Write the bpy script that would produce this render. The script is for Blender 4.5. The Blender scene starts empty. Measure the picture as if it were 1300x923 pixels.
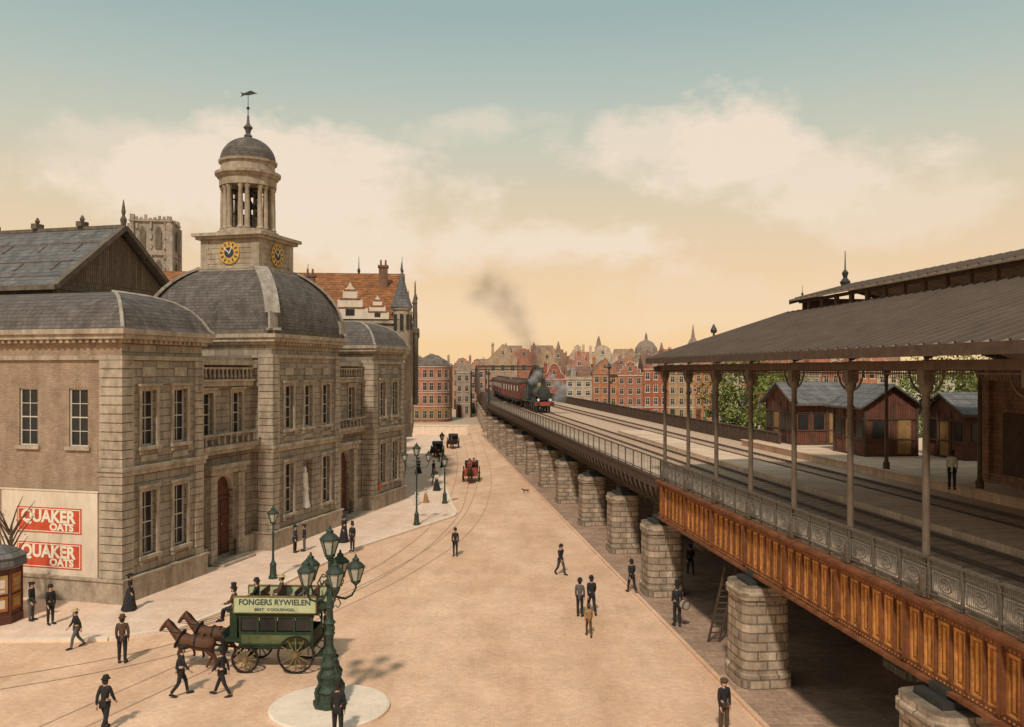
import bpy,bmesh,math,random
from mathutils import Vector,Matrix
random.seed(7)
rad=math.radians
scene=bpy.context.scene
COL=scene.collection
pi=math.pi
def lin(c):
    c=c/255.0
    return c/12.92 if c<=0.04045 else ((c+0.055)/1.055)**2.4
def sr(r,g,b): return (lin(r),lin(g),lin(b))
# ------------------------------------------------------------------ mesh builder
class MB:
    def __init__(s): s.v=[];s.f=[];s.m=[];s.mi=0
    def add(s,vs,fs,m=None):
        o=len(s.v); s.v+=[tuple(p) for p in vs]
        for f in fs:
            s.f.append([i+o for i in f]); s.m.append(s.mi if m is None else m)
    def box(s,x0,x1,y0,y1,z0,z1,m=None):
        s.add([(x0,y0,z0),(x1,y0,z0),(x1,y1,z0),(x0,y1,z0),(x0,y0,z1),(x1,y0,z1),(x1,y1,z1),(x0,y1,z1)],
              [(0,3,2,1),(4,5,6,7),(0,1,5,4),(1,2,6,5),(2,3,7,6),(3,0,4,7)],m)
    def frustum(s,x0,x1,y0,y1,z0,z1,inx,iny,m=None):
        s.add([(x0,y0,z0),(x1,y0,z0),(x1,y1,z0),(x0,y1,z0),(x0+inx,y0+iny,z1),(x1-inx,y0+iny,z1),(x1-inx,y1-iny,z1),(x0+inx,y1-iny,z1)],
              [(0,3,2,1),(4,5,6,7),(0,1,5,4),(1,2,6,5),(2,3,7,6),(3,0,4,7)],m)
    def beam(s,p0,p1,w,h,m=None):
        p0=Vector(p0);p1=Vector(p1);d=(p1-p0).normalized()
        up=Vector((0,0,1)) if abs(d.z)<.95 else Vector((0,1,0))
        a=d.cross(up).normalized();b=a.cross(d).normalized()
        a*=w/2;b*=h/2
        vs=[p0-a-b,p0+a-b,p0+a+b,p0-a+b,p1-a-b,p1+a-b,p1+a+b,p1-a+b]
        s.add(vs,[(0,1,2,3),(7,6,5,4),(0,4,5,1),(1,5,6,2),(2,6,7,3),(3,7,4,0)],m)
    def cyl(s,p0,p1,r0,r1=None,n=10,m=None,caps=True):
        if r1 is None:r1=r0
        p0=Vector(p0);p1=Vector(p1);d=(p1-p0).normalized()
        up=Vector((0,0,1)) if abs(d.z)<.95 else Vector((1,0,0))
        a=d.cross(up).normalized();b=a.cross(d).normalized()
        vs=[]
        for p,r in((p0,r0),(p1,r1)):
            for i in range(n):
                t=2*pi*i/n; vs.append(p+a*(r*math.cos(t))+b*(r*math.sin(t)))
        fs=[(i,(i+1)%n,n+(i+1)%n,n+i) for i in range(n)]
        if caps: fs+=[tuple(range(n))[::-1],tuple(range(n,2*n))]
        s.add(vs,fs,m)
    def tube(s,pts,rs,n=8,m=None):
        pts=[Vector(p) for p in pts]; vs=[];N=len(pts)
        if not hasattr(rs,'__len__'): rs=[rs]*N
        pa=None
        for i,p in enumerate(pts):
            d=(pts[min(i+1,N-1)]-pts[max(i-1,0)]).normalized()
            if pa is None:
                up=Vector((0,0,1)) if abs(d.z)<.9 else Vector((1,0,0)); a=d.cross(up).normalized()
            else:
                a=(pa-d*pa.dot(d)).normalized()
            pa=a; b=a.cross(d)
            for k in range(n):
                t=2*pi*k/n; vs.append(p+a*(rs[i]*math.cos(t))+b*(rs[i]*math.sin(t)))
        fs=[]
        for i in range(N-1):
            for k in range(n): fs.append((i*n+k,i*n+(k+1)%n,(i+1)*n+(k+1)%n,(i+1)*n+k))
        fs+=[tuple(range(n))[::-1],tuple(range((N-1)*n,N*n))]
        s.add(vs,fs,m)
    def lathe(s,prof,c=(0,0,0),n=16,m=None,ph=0,sx=1,sy=1):
        vs=[];N=len(prof)
        for r,z in prof:
            for k in range(n):
                t=2*pi*(k+ph)/n; vs.append((c[0]+sx*r*math.cos(t),c[1]+sy*r*math.sin(t),c[2]+z))
        fs=[]
        for i in range(N-1):
            for k in range(n): fs.append((i*n+k,i*n+(k+1)%n,(i+1)*n+(k+1)%n,(i+1)*n+k))
        fs+=[tuple(range(n))[::-1],tuple(range((N-1)*n,N*n))]
        s.add(vs,fs,m)
    def ext(s,poly,vec,m=None):
        n=len(poly);v=Vector(vec);P=[Vector(p) for p in poly]
        s.add(P+[p+v for p in P],[tuple(range(n))[::-1],tuple(range(n,2*n))]+[(i,(i+1)%n,n+(i+1)%n,n+i) for i in range(n)],m)
    def sph(s,c,r,n=10,k=6,m=None,sz=1):
        prof=[(max(r*math.sin(pi*i/k),.001),-r*sz*math.cos(pi*i/k)) for i in range(k+1)]
        s.lathe(prof,c,n,m)
    def wall(s,o,d,L,z0,z1,holes,depth,m=None):
        inn=Vector((-d[1],d[0],0))
        def P(a,z,k=0): return Vector((o[0]+d[0]*a,o[1]+d[1]*a,z))+inn*(depth*k)
        xs=sorted(set([0,L]+[h[0] for h in holes]+[h[1] for h in holes])); zs=sorted(set([z0,z1]+[h[2] for h in holes]+[h[3] for h in holes]))
        for i in range(len(xs)-1):
            for j in range(len(zs)-1):
                cx=(xs[i]+xs[i+1])/2;cz=(zs[j]+zs[j+1])/2
                if any(h[0]<cx<h[1] and h[2]<cz<h[3] for h in holes): continue
                s.add([P(xs[i],zs[j]),P(xs[i+1],zs[j]),P(xs[i+1],zs[j+1]),P(xs[i],zs[j+1])],[(0,1,2,3)],m)
        for a0,a1,h0,h1 in holes:
            c=[(a0,h0),(a1,h0),(a1,h1),(a0,h1)]
            for i in range(4):
                p=c[i];q=c[(i+1)%4]
                s.add([P(*p),P(*q),P(q[0],q[1],1),P(p[0],p[1],1)],[(0,1,2,3)],m)
            s.add([P(a0,h0,1),P(a1,h0,1),P(a1,h1,1),P(a0,h1,1)],[(0,1,2,3)],m)
    def mesh(s,name,mats,smooth=False,recalc=True):
        me=bpy.data.meshes.new(name); me.from_pydata(s.v,[],s.f)
        for mt in mats: me.materials.append(mt)
        me.polygons.foreach_set('material_index',s.m)
        if recalc:
            bm=bmesh.new();bm.from_mesh(me);bmesh.ops.recalc_face_normals(bm,faces=bm.faces);bm.to_mesh(me);bm.free()
        if smooth:
            me.polygons.foreach_set('use_smooth',[True]*len(me.polygons))
            try: me.set_sharp_from_angle(angle=rad(40))
            except Exception: pass
        me.update()
        return me
    def obj(s,name,mats,parent=None,loc=(0,0,0),rz=0,smooth=False):
        if not isinstance(mats,(list,tuple)): mats=[mats]
        return put(name,s.mesh(name,mats,smooth),parent,loc,rz)
def put(name,data,parent=None,loc=(0,0,0),rz=0,rot=None,sc=None):
    o=bpy.data.objects.new(name,data); COL.objects.link(o)
    o.parent=parent; o.location=loc; o.rotation_euler=rot if rot else (0,0,rz)
    if sc: o.scale=sc if hasattr(sc,'__len__') else (sc,sc,sc)
    return o
def thing(o,label,cat,group=None):
    o['label']=label;o['category']=cat
    if group:o['group']=group
    return o
def struct(o): o['kind']='structure'; return o
def copy_tree(o,loc,rz=0,sc=None,omats=None):
    c=o.copy();COL.objects.link(c);c.parent=None;c.location=loc;c.rotation_euler=(0,0,rz)
    if sc:c.scale=(sc,sc,sc)
    def rec(a,b):
        for ch in a.children:
            k=ch.copy();COL.objects.link(k);k.parent=b;rec(ch,k)
    rec(o,c);return c
# ------------------------------------------------------------------ materials
def mat(name,c,var=.18,scale=2.0,rough=.85,bump=.15,spec=.25,metal=0.0,pat=None,bw=.6,bh=.25,mort=.02,mcol=.7,plane='wall',streak=0.0,bvar=.12,fine=0.0,patch=0.0):
    m=bpy.data.materials.new(name);m.use_nodes=True;nt=m.node_tree;N=nt.nodes;L=nt.links
    b=N['Principled BSDF'];b.inputs['Roughness'].default_value=rough;b.inputs['Metallic'].default_value=metal
    b.inputs['Specular IOR Level'].default_value=spec
    tc=N.new('ShaderNodeTexCoord')
    n1=N.new('ShaderNodeTexNoise');n1.inputs['Scale'].default_value=scale;n1.inputs['Detail'].default_value=8;n1.inputs['Roughness'].default_value=.65
    L.new(tc.outputs['Object'],n1.inputs['Vector'])
    r=N.new('ShaderNodeValToRGB');r.color_ramp.elements[0].position=.3;r.color_ramp.elements[1].position=.72
    lo=[max(0,x*(1-var)) for x in c];hi=[min(1,x*(1+var)) for x in c]
    r.color_ramp.elements[0].color=(*lo,1);r.color_ramp.elements[1].color=(*hi,1)
    L.new(n1.outputs['Fac'],r.inputs['Fac']);col=r.outputs['Color'];h=n1.outputs['Fac']
    def mul(a,bo,f=1.0):
        x=N.new('ShaderNodeMix');x.data_type='RGBA';x.blend_type='MULTIPLY';x.inputs['Factor'].default_value=f
        L.new(a,x.inputs['A']);L.new(bo,x.inputs['B']);return x.outputs['Result']
    if streak>0:
        mp=N.new('ShaderNodeMapping');mp.inputs['Scale'].default_value=(1.3,1.3,.3);L.new(tc.outputs['Object'],mp.inputs['Vector'])
        n2=N.new('ShaderNodeTexNoise');n2.inputs['Scale'].default_value=1.1;n2.inputs['Detail'].default_value=7;n2.inputs['Roughness'].default_value=.7
        L.new(mp.outputs[0],n2.inputs['Vector'])
        r2=N.new('ShaderNodeValToRGB');r2.color_ramp.elements[0].position=.36;r2.color_ramp.elements[1].position=.58
        k=1-streak;r2.color_ramp.elements[0].color=(k,k*.96,k*.92,1);r2.color_ramp.elements[1].color=(1,1,1,1)
        L.new(n2.outputs['Fac'],r2.inputs['Fac']);col=mul(col,r2.outputs['Color'])
    if patch>0:
        mp=N.new('ShaderNodeMapping');mp.inputs['Scale'].default_value=(.32,.09,1);mp.inputs['Rotation'].default_value=(0,0,.12);L.new(tc.outputs['Object'],mp.inputs['Vector'])
        n2=N.new('ShaderNodeTexNoise');n2.inputs['Scale'].default_value=1.0;n2.inputs['Detail'].default_value=9;n2.inputs['Roughness'].default_value=.68
        L.new(mp.outputs[0],n2.inputs['Vector'])
        r2=N.new('ShaderNodeValToRGB');r2.color_ramp.elements[0].position=.38;r2.color_ramp.elements[1].position=.6
        k=1-patch;r2.color_ramp.elements[0].color=(k,k*.93,k*.86,1);r2.color_ramp.elements[1].color=(1,1,1,1)
        L.new(n2.outputs['Fac'],r2.inputs['Fac']);col=mul(col,r2.outputs['Color'])
    if fine>0:
        n3=N.new('ShaderNodeTexNoise');n3.inputs['Scale'].default_value=scale*9;n3.inputs['Detail'].default_value=3
        L.new(tc.outputs['Object'],n3.inputs['Vector'])
        r3=N.new('ShaderNodeValToRGB');k=1-fine;r3.color_ramp.elements[0].position=.35;r3.color_ramp.elements[1].position=.6
        r3.color_ramp.elements[0].color=(k,k,k,1);r3.color_ramp.elements[1].color=(1,1,1,1);L.new(n3.outputs['Fac'],r3.inputs['Fac']);col=mul(col,r3.outputs['Color'])
    if pat=='brick':
        sp=N.new('ShaderNodeSeparateXYZ');L.new(tc.outputs['Object'],sp.inputs[0])
        cb=N.new('ShaderNodeCombineXYZ')
        if plane=='wall':
            ad=N.new('ShaderNodeMath');ad.operation='ADD';L.new(sp.outputs[0],ad.inputs[0]);L.new(sp.outputs[1],ad.inputs[1])
            L.new(ad.outputs[0],cb.inputs[0]);L.new(sp.outputs[2],cb.inputs[1])
        else:
            L.new(sp.outputs[0],cb.inputs[0]);L.new(sp.outputs[1],cb.inputs[1])
        bt=N.new('ShaderNodeTexBrick');bt.inputs['Scale'].default_value=1;bt.inputs['Brick Width'].default_value=bw;bt.inputs['Row Height'].default_value=bh
        bt.inputs['Mortar Size'].default_value=mort;bt.inputs['Mortar Smooth'].default_value=.3
        bt.inputs['Color1'].default_value=(1,1,1,1);k=1-bvar*2;bt.inputs['Color2'].default_value=(k,k,k,1);bt.inputs['Mortar'].default_value=(mcol,mcol,mcol,1)
        L.new(cb.outputs[0],bt.inputs['Vector']);col=mul(col,bt.outputs['Color'])
        sb=N.new('ShaderNodeMath');sb.operation='SUBTRACT';L.new(n1.outputs['Fac'],sb.inputs[0]);L.new(bt.outputs['Fac'],sb.inputs[1]);h=sb.outputs[0]
    L.new(col,b.inputs['Base Color'])
    if bump>0:
        bp=N.new('ShaderNodeBump');bp.inputs['Strength'].default_value=bump;bp.inputs['Distance'].default_value=.04
        L.new(h,bp.inputs['Height']);L.new(bp.outputs['Normal'],b.inputs['Normal'])
    return m
M={}
M['stone']=mat('exchange_stone',(.44,.345,.25),.25,1.4,.9,.4,pat='brick',bw=1.05,bh=.42,mort=.032,mcol=.42,streak=.25,bvar=.13,fine=.2)
M['stone_trim']=mat('pale_stone_trim',(.49,.385,.28),.25,2.2,.9,.3,streak=.38,fine=.2)
M['stone_dark']=mat('stained_stone_and_shade',(.17,.13,.095),.3,1.6,.9,.25,streak=.35)
M['plaster']=mat('brick_plaster',(.43,.30,.205),.18,1.2,.92,.25,pat='brick',bw=.26,bh=.085,mort=.012,mcol=.72,streak=.2,bvar=.1,fine=.12)
M['slate']=mat('dome_slate',(.17,.14,.12),.3,1.6,.8,.35,pat='brick',bw=.35,bh=.2,mort=.02,mcol=.5,streak=.25,bvar=.15)
M['slate_blue']=mat('blue_grey_slate',(.185,.17,.16),.28,1.0,.75,.3,pat='brick',bw=.5,bh=.3,mort=.025,mcol=.5,streak=.3,bvar=.12)
M['lead']=mat('lead_sheet',(.38,.32,.26),.25,2.5,.75,.1,streak=.3)
M['planks']=mat('weathered_planks',(.26,.18,.12),.3,3,.9,.3,pat='brick',bw=.22,bh=6,mort=.03,mcol=.4,streak=.3)
M['glass']=mat('dark_glass',(.03,.028,.026),.5,.6,.2,0,spec=.4)
M['white']=mat('white_paint',(.58,.51,.42),.12,3,.6,.05)
M['cream']=mat('cream_poster',(.74,.60,.46),.08,1,.8,.05,streak=.15)
M['red']=mat('poster_red',(.58,.085,.035),.2,2,.7,.05)
M['letter']=mat('letter_cream',(.82,.72,.55),.05,2,.7,0)
M['gold']=mat('gold_leaf',(.6,.33,.06),.25,6,.5,.05,spec=.4)
M['navy']=mat('dial_blue',(.04,.05,.07),.2,3,.6,.0)
M['door']=mat('oak_door',(.11,.04,.024),.3,3,.6,.2)
M['iron']=mat('dark_iron',(.035,.034,.03),.3,4,.55,.1,spec=.4)
M['green_iron']=mat('green_iron',(.035,.05,.033),.5,6,.6,.15,spec=.3)
M['lampglass']=mat('lamp_glass',(.42,.41,.33),.2,5,.15,0,spec=.5)
M['ground']=mat('earth_ground',(.5,.38,.26),.15,.05,.95,.1)
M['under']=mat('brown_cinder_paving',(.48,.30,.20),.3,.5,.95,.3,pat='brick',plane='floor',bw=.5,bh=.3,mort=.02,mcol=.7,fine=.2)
M['street']=mat('sett_paving',(.86,.55,.36),.12,.5,.92,.25,pat='brick',plane='floor',bw=.3,bh=.16,mort=.018,mcol=.87,fine=.11,bvar=.05,patch=.16)
M['pave']=mat('flagstone_paving',(.88,.63,.47),.09,.6,.92,.15,pat='brick',plane='floor',bw=.9,bh=.6,mort=.02,mcol=.87,fine=.09,bvar=.05,patch=.1)
M['kerb']=mat('kerb_stone',(.84,.66,.50),.12,1,.85,.1,fine=.1)
M['rail']=mat('worn_tram_rail',(.46,.29,.19),.25,1,.7,.05,spec=.3)
M['raildk']=mat('railway_rail_steel',(.12,.08,.06),.3,1,.6,.05,spec=.4)
M['sleeper']=mat('dusty_sleepers',(.46,.30,.2),.3,2,.95,.3,fine=.2)
M['pier']=mat('viaduct_masonry',(.60,.45,.32),.3,2.6,.9,.7,pat='brick',bw=.72,bh=.34,mort=.035,mcol=.4,streak=.35,bvar=.2,fine=.2)
M['rust']=mat('orange_red_lead_paint',(.56,.20,.045),.45,2.6,.8,.15,streak=.45,fine=.3)
M['rust_hi']=mat('ochre_red_lead_paint',(.64,.28,.075),.4,5,.8,.15,streak=.4,fine=.2)
M['rust_dk']=mat('dark_rust',(.21,.075,.03),.4,3,.8,.2,streak=.3)
M['railing']=mat('grey_railing_paint',(.13,.105,.08),.3,4,.7,.1)
M['railpanel']=mat('pale_railing_panel',(.21,.18,.145),.35,9,.8,.2)
M['col']=mat('column_iron_paint',(.14,.10,.07),.3,3,.7,.1,streak=.2)
M['canopy']=mat('zinc_roof',(.31,.23,.17),.22,.8,.8,.15,streak=.3,fine=.12)
M['canopyrib']=mat('zinc_seam',(.13,.095,.072),.2,1,.8,.1)
M['wooddark']=mat('dark_timber',(.10,.062,.042),.3,3,.85,.2)
M['maroon']=mat('brown_boarding',(.19,.075,.045),.35,2,.85,.2,pat='brick',bw=.16,bh=5,mort=.02,mcol=.45,streak=.3)
M['maroon_d']=mat('dark_brick',(.36,.20,.135),.3,2,.85,.3,pat='brick',bw=.4,bh=.2,mort=.02,mcol=.6,streak=.3)
M['ochre']=mat('ochre_paint',(.44,.27,.1),.2,3,.75,.1)
M['hutdoor']=mat('brown_ochre_door',(.32,.18,.07),.25,3,.75,.1)
M['ballast']=mat('track_ballast',(.60,.40,.27),.25,3,.95,.5,fine=.25)
M['platform']=mat('platform_boards',(.78,.54,.37),.18,.6,.9,.2,pat='brick',plane='floor',bw=3,bh=.25,mort=.012,mcol=.65,fine=.1)
M['loco']=mat('locomotive_paint',(.04,.042,.035),.4,2,.45,.05,spec=.5)
M['coach']=mat('carriage_maroon',(.19,.05,.035),.3,1.5,.6,.05,spec=.3)
M['brass']=mat('brass',(.42,.27,.09),.2,3,.4,0,spec=.6,metal=.3)
M['busgreen']=mat('omnibus_green',(.025,.045,.022),.35,4,.65,.1,spec=.3,streak=.3)
M['buspanel']=mat('omnibus_side_panel',(.12,.135,.055),.35,3,.65,.05,streak=.35)
M['busyellow']=mat('omnibus_signboard',(.50,.53,.30),.15,2,.7,.05,streak=.2)
M['spoke']=mat('wheel_paint',(.19,.125,.05),.3,4,.7,.05)
M['horse']=mat('bay_horse_coat',(.11,.045,.022),.45,3,.65,.05)
M['mane']=mat('dark_mane',(.02,.013,.01),.3,5,.8,.1)
M['harness']=mat('black_leather',(.02,.016,.012),.2,5,.5,.05)
M['skin']=mat('face_skin',(.55,.32,.22),.1,5,.6,0)
M['hair']=mat('brown_hair',(.05,.03,.018),.3,9,.8,.1)
for k,c in dict(black=(.03,.026,.025),brown=(.10,.06,.035),grey=(.11,.10,.09),blue=(.05,.055,.07),cwhite=(.62,.56,.47),tan=(.32,.18,.07),cred=(.34,.07,.04),straw=(.55,.42,.22)).items():
    M[k]=mat('cloth_'+k,c,.25,9,.9,.1)
M['statue']=mat('white_marble',(.8,.7,.58),.12,4,.7,.1)
M['bark']=mat('tree_bark',(.12,.08,.05),.3,6,.9,.3)
M['leaf']=mat('green_leaves',(.10,.13,.03),.4,1.2,.85,0)
M['leaf2']=mat('yellow_green_leaves',(.20,.22,.05),.4,1.2,.85,0)
M['rooftile']=mat('orange_roof_tile',(.40,.155,.055),.4,1.2,.85,.35,pat='brick',bw=.5,bh=.3,mort=.04,mcol=.45,streak=.35,bvar=.15)
M['tower']=mat('tower_stone',(.44,.35,.28),.35,.3,.95,.5,streak=.35,fine=.25)
M['winframe']=mat('old_window_paint',(.46,.37,.28),.15,3,.7,.0)
def hz(c,f): return tuple(a*(1-f)+b*f for a,b in zip(c,(.52,.36,.25)))  # mixes a distance-haze tint into the house wall and roof colours
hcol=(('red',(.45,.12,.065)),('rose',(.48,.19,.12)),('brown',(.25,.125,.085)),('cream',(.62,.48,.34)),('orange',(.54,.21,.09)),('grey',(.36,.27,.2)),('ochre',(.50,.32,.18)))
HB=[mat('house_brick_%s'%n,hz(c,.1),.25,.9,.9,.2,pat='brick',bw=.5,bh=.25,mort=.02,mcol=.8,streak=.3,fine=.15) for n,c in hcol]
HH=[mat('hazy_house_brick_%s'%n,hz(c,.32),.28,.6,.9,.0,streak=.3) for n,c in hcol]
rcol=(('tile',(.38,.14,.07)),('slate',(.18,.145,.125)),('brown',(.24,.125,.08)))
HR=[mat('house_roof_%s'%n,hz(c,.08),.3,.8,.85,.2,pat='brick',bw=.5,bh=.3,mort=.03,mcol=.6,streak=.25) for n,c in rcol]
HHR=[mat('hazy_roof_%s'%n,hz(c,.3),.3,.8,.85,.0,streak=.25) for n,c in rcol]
# ------------------------------------------------------------------ ground
def sheet(name,pts,z,m,thick=0):
    b=MB()
    if thick: b.ext([(x,y,z-thick) for x,y in pts],(0,0,thick))
    else: b.add([(x,y,z) for x,y in pts],[tuple(range(len(pts)))])
    return struct(b.obj(name,m))
sheet('ground',[(-1500,-200),(1500,-200),(1500,2600),(-1500,2600)],-.01,M['ground'])
sheet('street',[(-70,-20),(30,-20),(12,80),(8,150),(-2,188),(-30,188),(-70,60)],0,M['street'])
VO=Vector((12.99,0,0));VA=Vector((-.1113,.9938,0));VB=Vector((.9938,.1113,0));VR=math.atan2(.1113,.9938)
def vw(w,t,z=0): return VO+VB*w+VA*t+Vector((0,0,z))
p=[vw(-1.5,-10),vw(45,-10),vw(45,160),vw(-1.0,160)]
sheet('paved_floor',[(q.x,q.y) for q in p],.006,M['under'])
b=MB();q0=vw(-1.5,-5);q1=vw(-1.0,160)
b.beam((q0.x,q0.y,.03),(q1.x,q1.y,.03),.18,.1);struct(b.obj('kerb_strip',M['street']))
pv=[(-75,37.6),(-22,37.6),(-17.6,37.8),(-15.2,39.2),(-13.4,43.8),(-11.6,52),(-10.2,57.4),(-5.6,67.6),(-4.7,69.6),(-4.6,71.5),(-5.2,75),(-7.4,92),(-9.4,120),(-13,160),(-75,160)]
sheet('pavement',pv,.12,M['pave'],.13)
b=MB()
for i in range(len(pv)-3):
    a=Vector((*pv[i],.075));c=Vector((*pv[i+1],.075));b.beam(a,c,.24,.15)
struct(b.obj('kerb',M['kerb']))
def catmull(P,n=10):
    out=[];P=[P[0]]+P+[P[-1]]
    for i in range(1,len(P)-2):
        p0,p1,p2,p3=[Vector((*q,0)) for q in P[i-1:i+3]]
        for k in range(n):
            t=k/n;out.append(.5*((2*p1)+(p2-p0)*t+(2*p0-5*p1+4*p2-p3)*t*t+(3*p1-p0-3*p2+p3)*t**3))
    out.append(Vector((*P[-2],0)));return out
def strip(mb,pts,w,z):
    L=[];R=[]
    for i,p in enumerate(pts):
        d=(pts[min(i+1,len(pts)-1)]-pts[max(i-1,0)]).normalized();n=Vector((-d.y,d.x,0))
        L.append(p+n*w/2+Vector((0,0,z)));R.append(p-n*w/2+Vector((0,0,z)))
    for i in range(len(pts)-1): mb.add([L[i],L[i+1],R[i+1],R[i]],[(0,1,2,3)])
def offs(pts,o):
    r=[]
    for i,p in enumerate(pts):
        d=(pts[min(i+1,len(pts)-1)]-pts[max(i-1,0)]).normalized();r.append(p+Vector((-d.y,d.x,0))*o)
    return r
tracks=[[(-19,18),(-15.5,27),(-13.2,33),(-10,41),(-6.7,50),(-4.0,62),(-2.9,78),(-3.4,105),(-7,160)],
        [(-40,30.5),(-24,31),(-18.7,33.0),(-14,37),(-9.8,44.5),(-7.0,54),(-5.4,66),(-5.0,80),(-6.2,110),(-10,160)]]
b=MB()
for k,tr in enumerate(tracks):
    c=catmull(tr)
    for o in(-.72,.72): strip(b,offs(c,o),.07,.012+.004*k)
struct(b.obj('tram_rails',M['rail']))
# ------------------------------------------------------------------ windows helper
def glasswin(w,h,cols,rows,fr=.07,bar=.035):
    f=MB();f.box(-w/2,-w/2+fr,0,.09,0,h);f.box(w/2-fr,w/2,0,.09,0,h)
    f.box(-w/2+fr,w/2-fr,0,.09,0,fr);f.box(-w/2+fr,w/2-fr,0,.09,h-fr,h)
    for i in range(1,cols):
        x=-w/2+fr+(w-2*fr)*i/cols;f.box(x-bar/2,x+bar/2,.012,.07,fr,h-fr)
    for j in range(1,rows):
        z=fr+(h-2*fr)*j/rows;t=bar*(1.8 if j*2==rows else 1);f.box(-w/2+fr,w/2-fr,.008,.065,z-t/2,z+t/2)
    g=MB();g.box(-w/2+.01,w/2-.01,.05,.11,.01,h-.01)
    return f,g
WC={}
def window(par,x,y,z,w,h,rz,cols=2,rows=4,sur=True,depth=.3,mw='white',ped=False):
    key=(w,h,cols,rows,mw,sur,ped)
    if key not in WC:
        f,g=glasswin(w,h,cols,rows)
        s=None
        if sur:
            s=MB();t=.2
            s.box(-w/2-t,-w/2-.005,-.09,.03,-.02,h);s.box(w/2+.005,w/2+t,-.09,.03,-.02,h)
            s.box(-w/2-t,w/2+t,-.094,.03,h+.004,h+t);s.box(-w/2-t-.08,w/2+t+.08,-.2,.03,-.2,-.024)
            s.box(-w/2-t-.1,w/2+t+.1,-.22,.03,h+t+.003,h+t+.13)
            s.box(-w/2-t,-w/2-t+.18,-.15,.03,-.42,-.204);s.box(w/2+t-.18,w/2+t,-.15,.03,-.42,-.204)
        WC[key]=(f.mesh('window_frame',[M[mw]]),g.mesh('glass',[M['glass']]),s.mesh('surround',[M['stone_trim']]) if s else None)
    f,g,s=WC[key]
    dx,dy=math.cos(rz),math.sin(rz);ix,iy=-dy,dx
    wn=put('window',f,par,(x+ix*(depth-.1),y+iy*(depth-.1),z),rz)
    put('glass_pane',g,wn,(0,0,0))
    if s: put('window_surround',s,wn,(0,-(depth-.1),0))
    return wn
# ------------------------------------------------------------------ exchange building
BA=math.atan2(.965,.263)
ex=put('exchange_building',None,None,(-19.5,43.3,.12),BA)
thing(ex,'grey stone neoclassical exchange with slate dome and round bell tower','building')
H=13.75;W=1.15
lowz,lowh=2.1,3.3;upz,uph=7.75,2.9
def rows(centres): return [(c-W/2,c+W/2,lowz,lowz+lowh) for c in centres]+[(c-W/2,c+W/2,upz,upz+uph) for c in centres]
b=MB()
b.wall((0,0),(1,0),6.6,0,H,rows([2.0,4.6]),.35)
b.wall((30,0),(1,0),6.6,0,H,rows([2.0,4.6]),.35)
for xx in(6.6,30):
    b.add([(xx,0,0),(xx,1,0),(xx,1,H),(xx,0,H)],[(0,1,2,3)]);b.add([(xx,1,12),(xx,26,12),(xx,26,H),(xx,1,H)],[(0,1,2,3)])
b.add([(36.6,0,0),(36.6,26,0),(36.6,26,H),(36.6,0,H)],[(0,1,2,3)])
b.add([(0,26,0),(36.6,26,0),(36.6,26,H),(0,26,H)],[(0,1,2,3)])
BH=12.3
for s0 in(6.6,23.0):
    cs=[1.9,5.0]
    b.wall((s0,1),(1,0),6.9 if s0<10 else 7.0,0,BH,[(c-.55,c+.55,7.7,10.3) for c in cs]+[(2.4,4.5,.3,5.3)],.35)
CH=14.05
b.wall((13.5,-.4),(1,0),9.5,0,CH,[(c-W/2,c+W/2,z,z+h) for c in(2.1,7.4) for z,h in((lowz,lowh),(upz,uph))]+[(4.75-W/2,4.75+W/2,upz,upz+uph),(4.1,5.4,2.0,5.4)],.4)
b.add([(13.5,-.4,0),(13.5,9.4,0),(13.5,9.4,CH),(13.5,-.4,CH)],[(0,1,2,3)])
b.add([(23,-.4,0),(23,9.4,0),(23,9.4,CH),(23,-.4,CH)],[(0,1,2,3)])
b.add([(13.5,9.4,H-2),(23,9.4,H-2),(23,9.4,CH),(13.5,9.4,CH)],[(0,1,2,3)])
b.obj('wall',M['stone'],ex)
b=MB()
b.wall((0,26),(0,-1),26,0,H,[(26-c-W/2,26-c+W/2,7.8,10.75) for c in(2.6,5.7,8.8,11.9)],.25)
b.obj('plastered_wall',M['plaster'],ex)
for c in(2.6,5.7,8.8,11.9):
    window(ex,0,c,7.8,W,2.95,-pi/2,2,4,False,.2)
    bb=MB();bb.box(-.14,.03,c-.75,c+.75,7.62,7.79);bb.obj('window_sill',M['stone_trim'],ex)
for c in(2.0,4.6,32.0,34.6):
    window(ex,c,0,lowz,W,lowh,0);window(ex,c,0,upz,W,uph,0)
for s0 in(6.6,23.0):
    for c in(1.9,5.0): window(ex,s0+c,1,7.7,1.1,2.6,0,2,4)
for c in(15.6,20.9): window(ex,c,-.4,lowz,W,lowh,0)
for c in(15.6,18.25,20.9): window(ex,c,-.4,upz,W,uph,0)
b=MB()
def ring(x0,x1,y0,z0,z1,p,yb=1.0,left=False,back=None):
    b.box(x0-p,x1+p,y0-p,y0-.001,z0,z1)
    yb2=yb if back is None else back
    b.box(x0-p,x0-.001,y0,yb2,z0,z1);b.box(x1+.001,x1+p,y0,yb,z0,z1)
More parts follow.
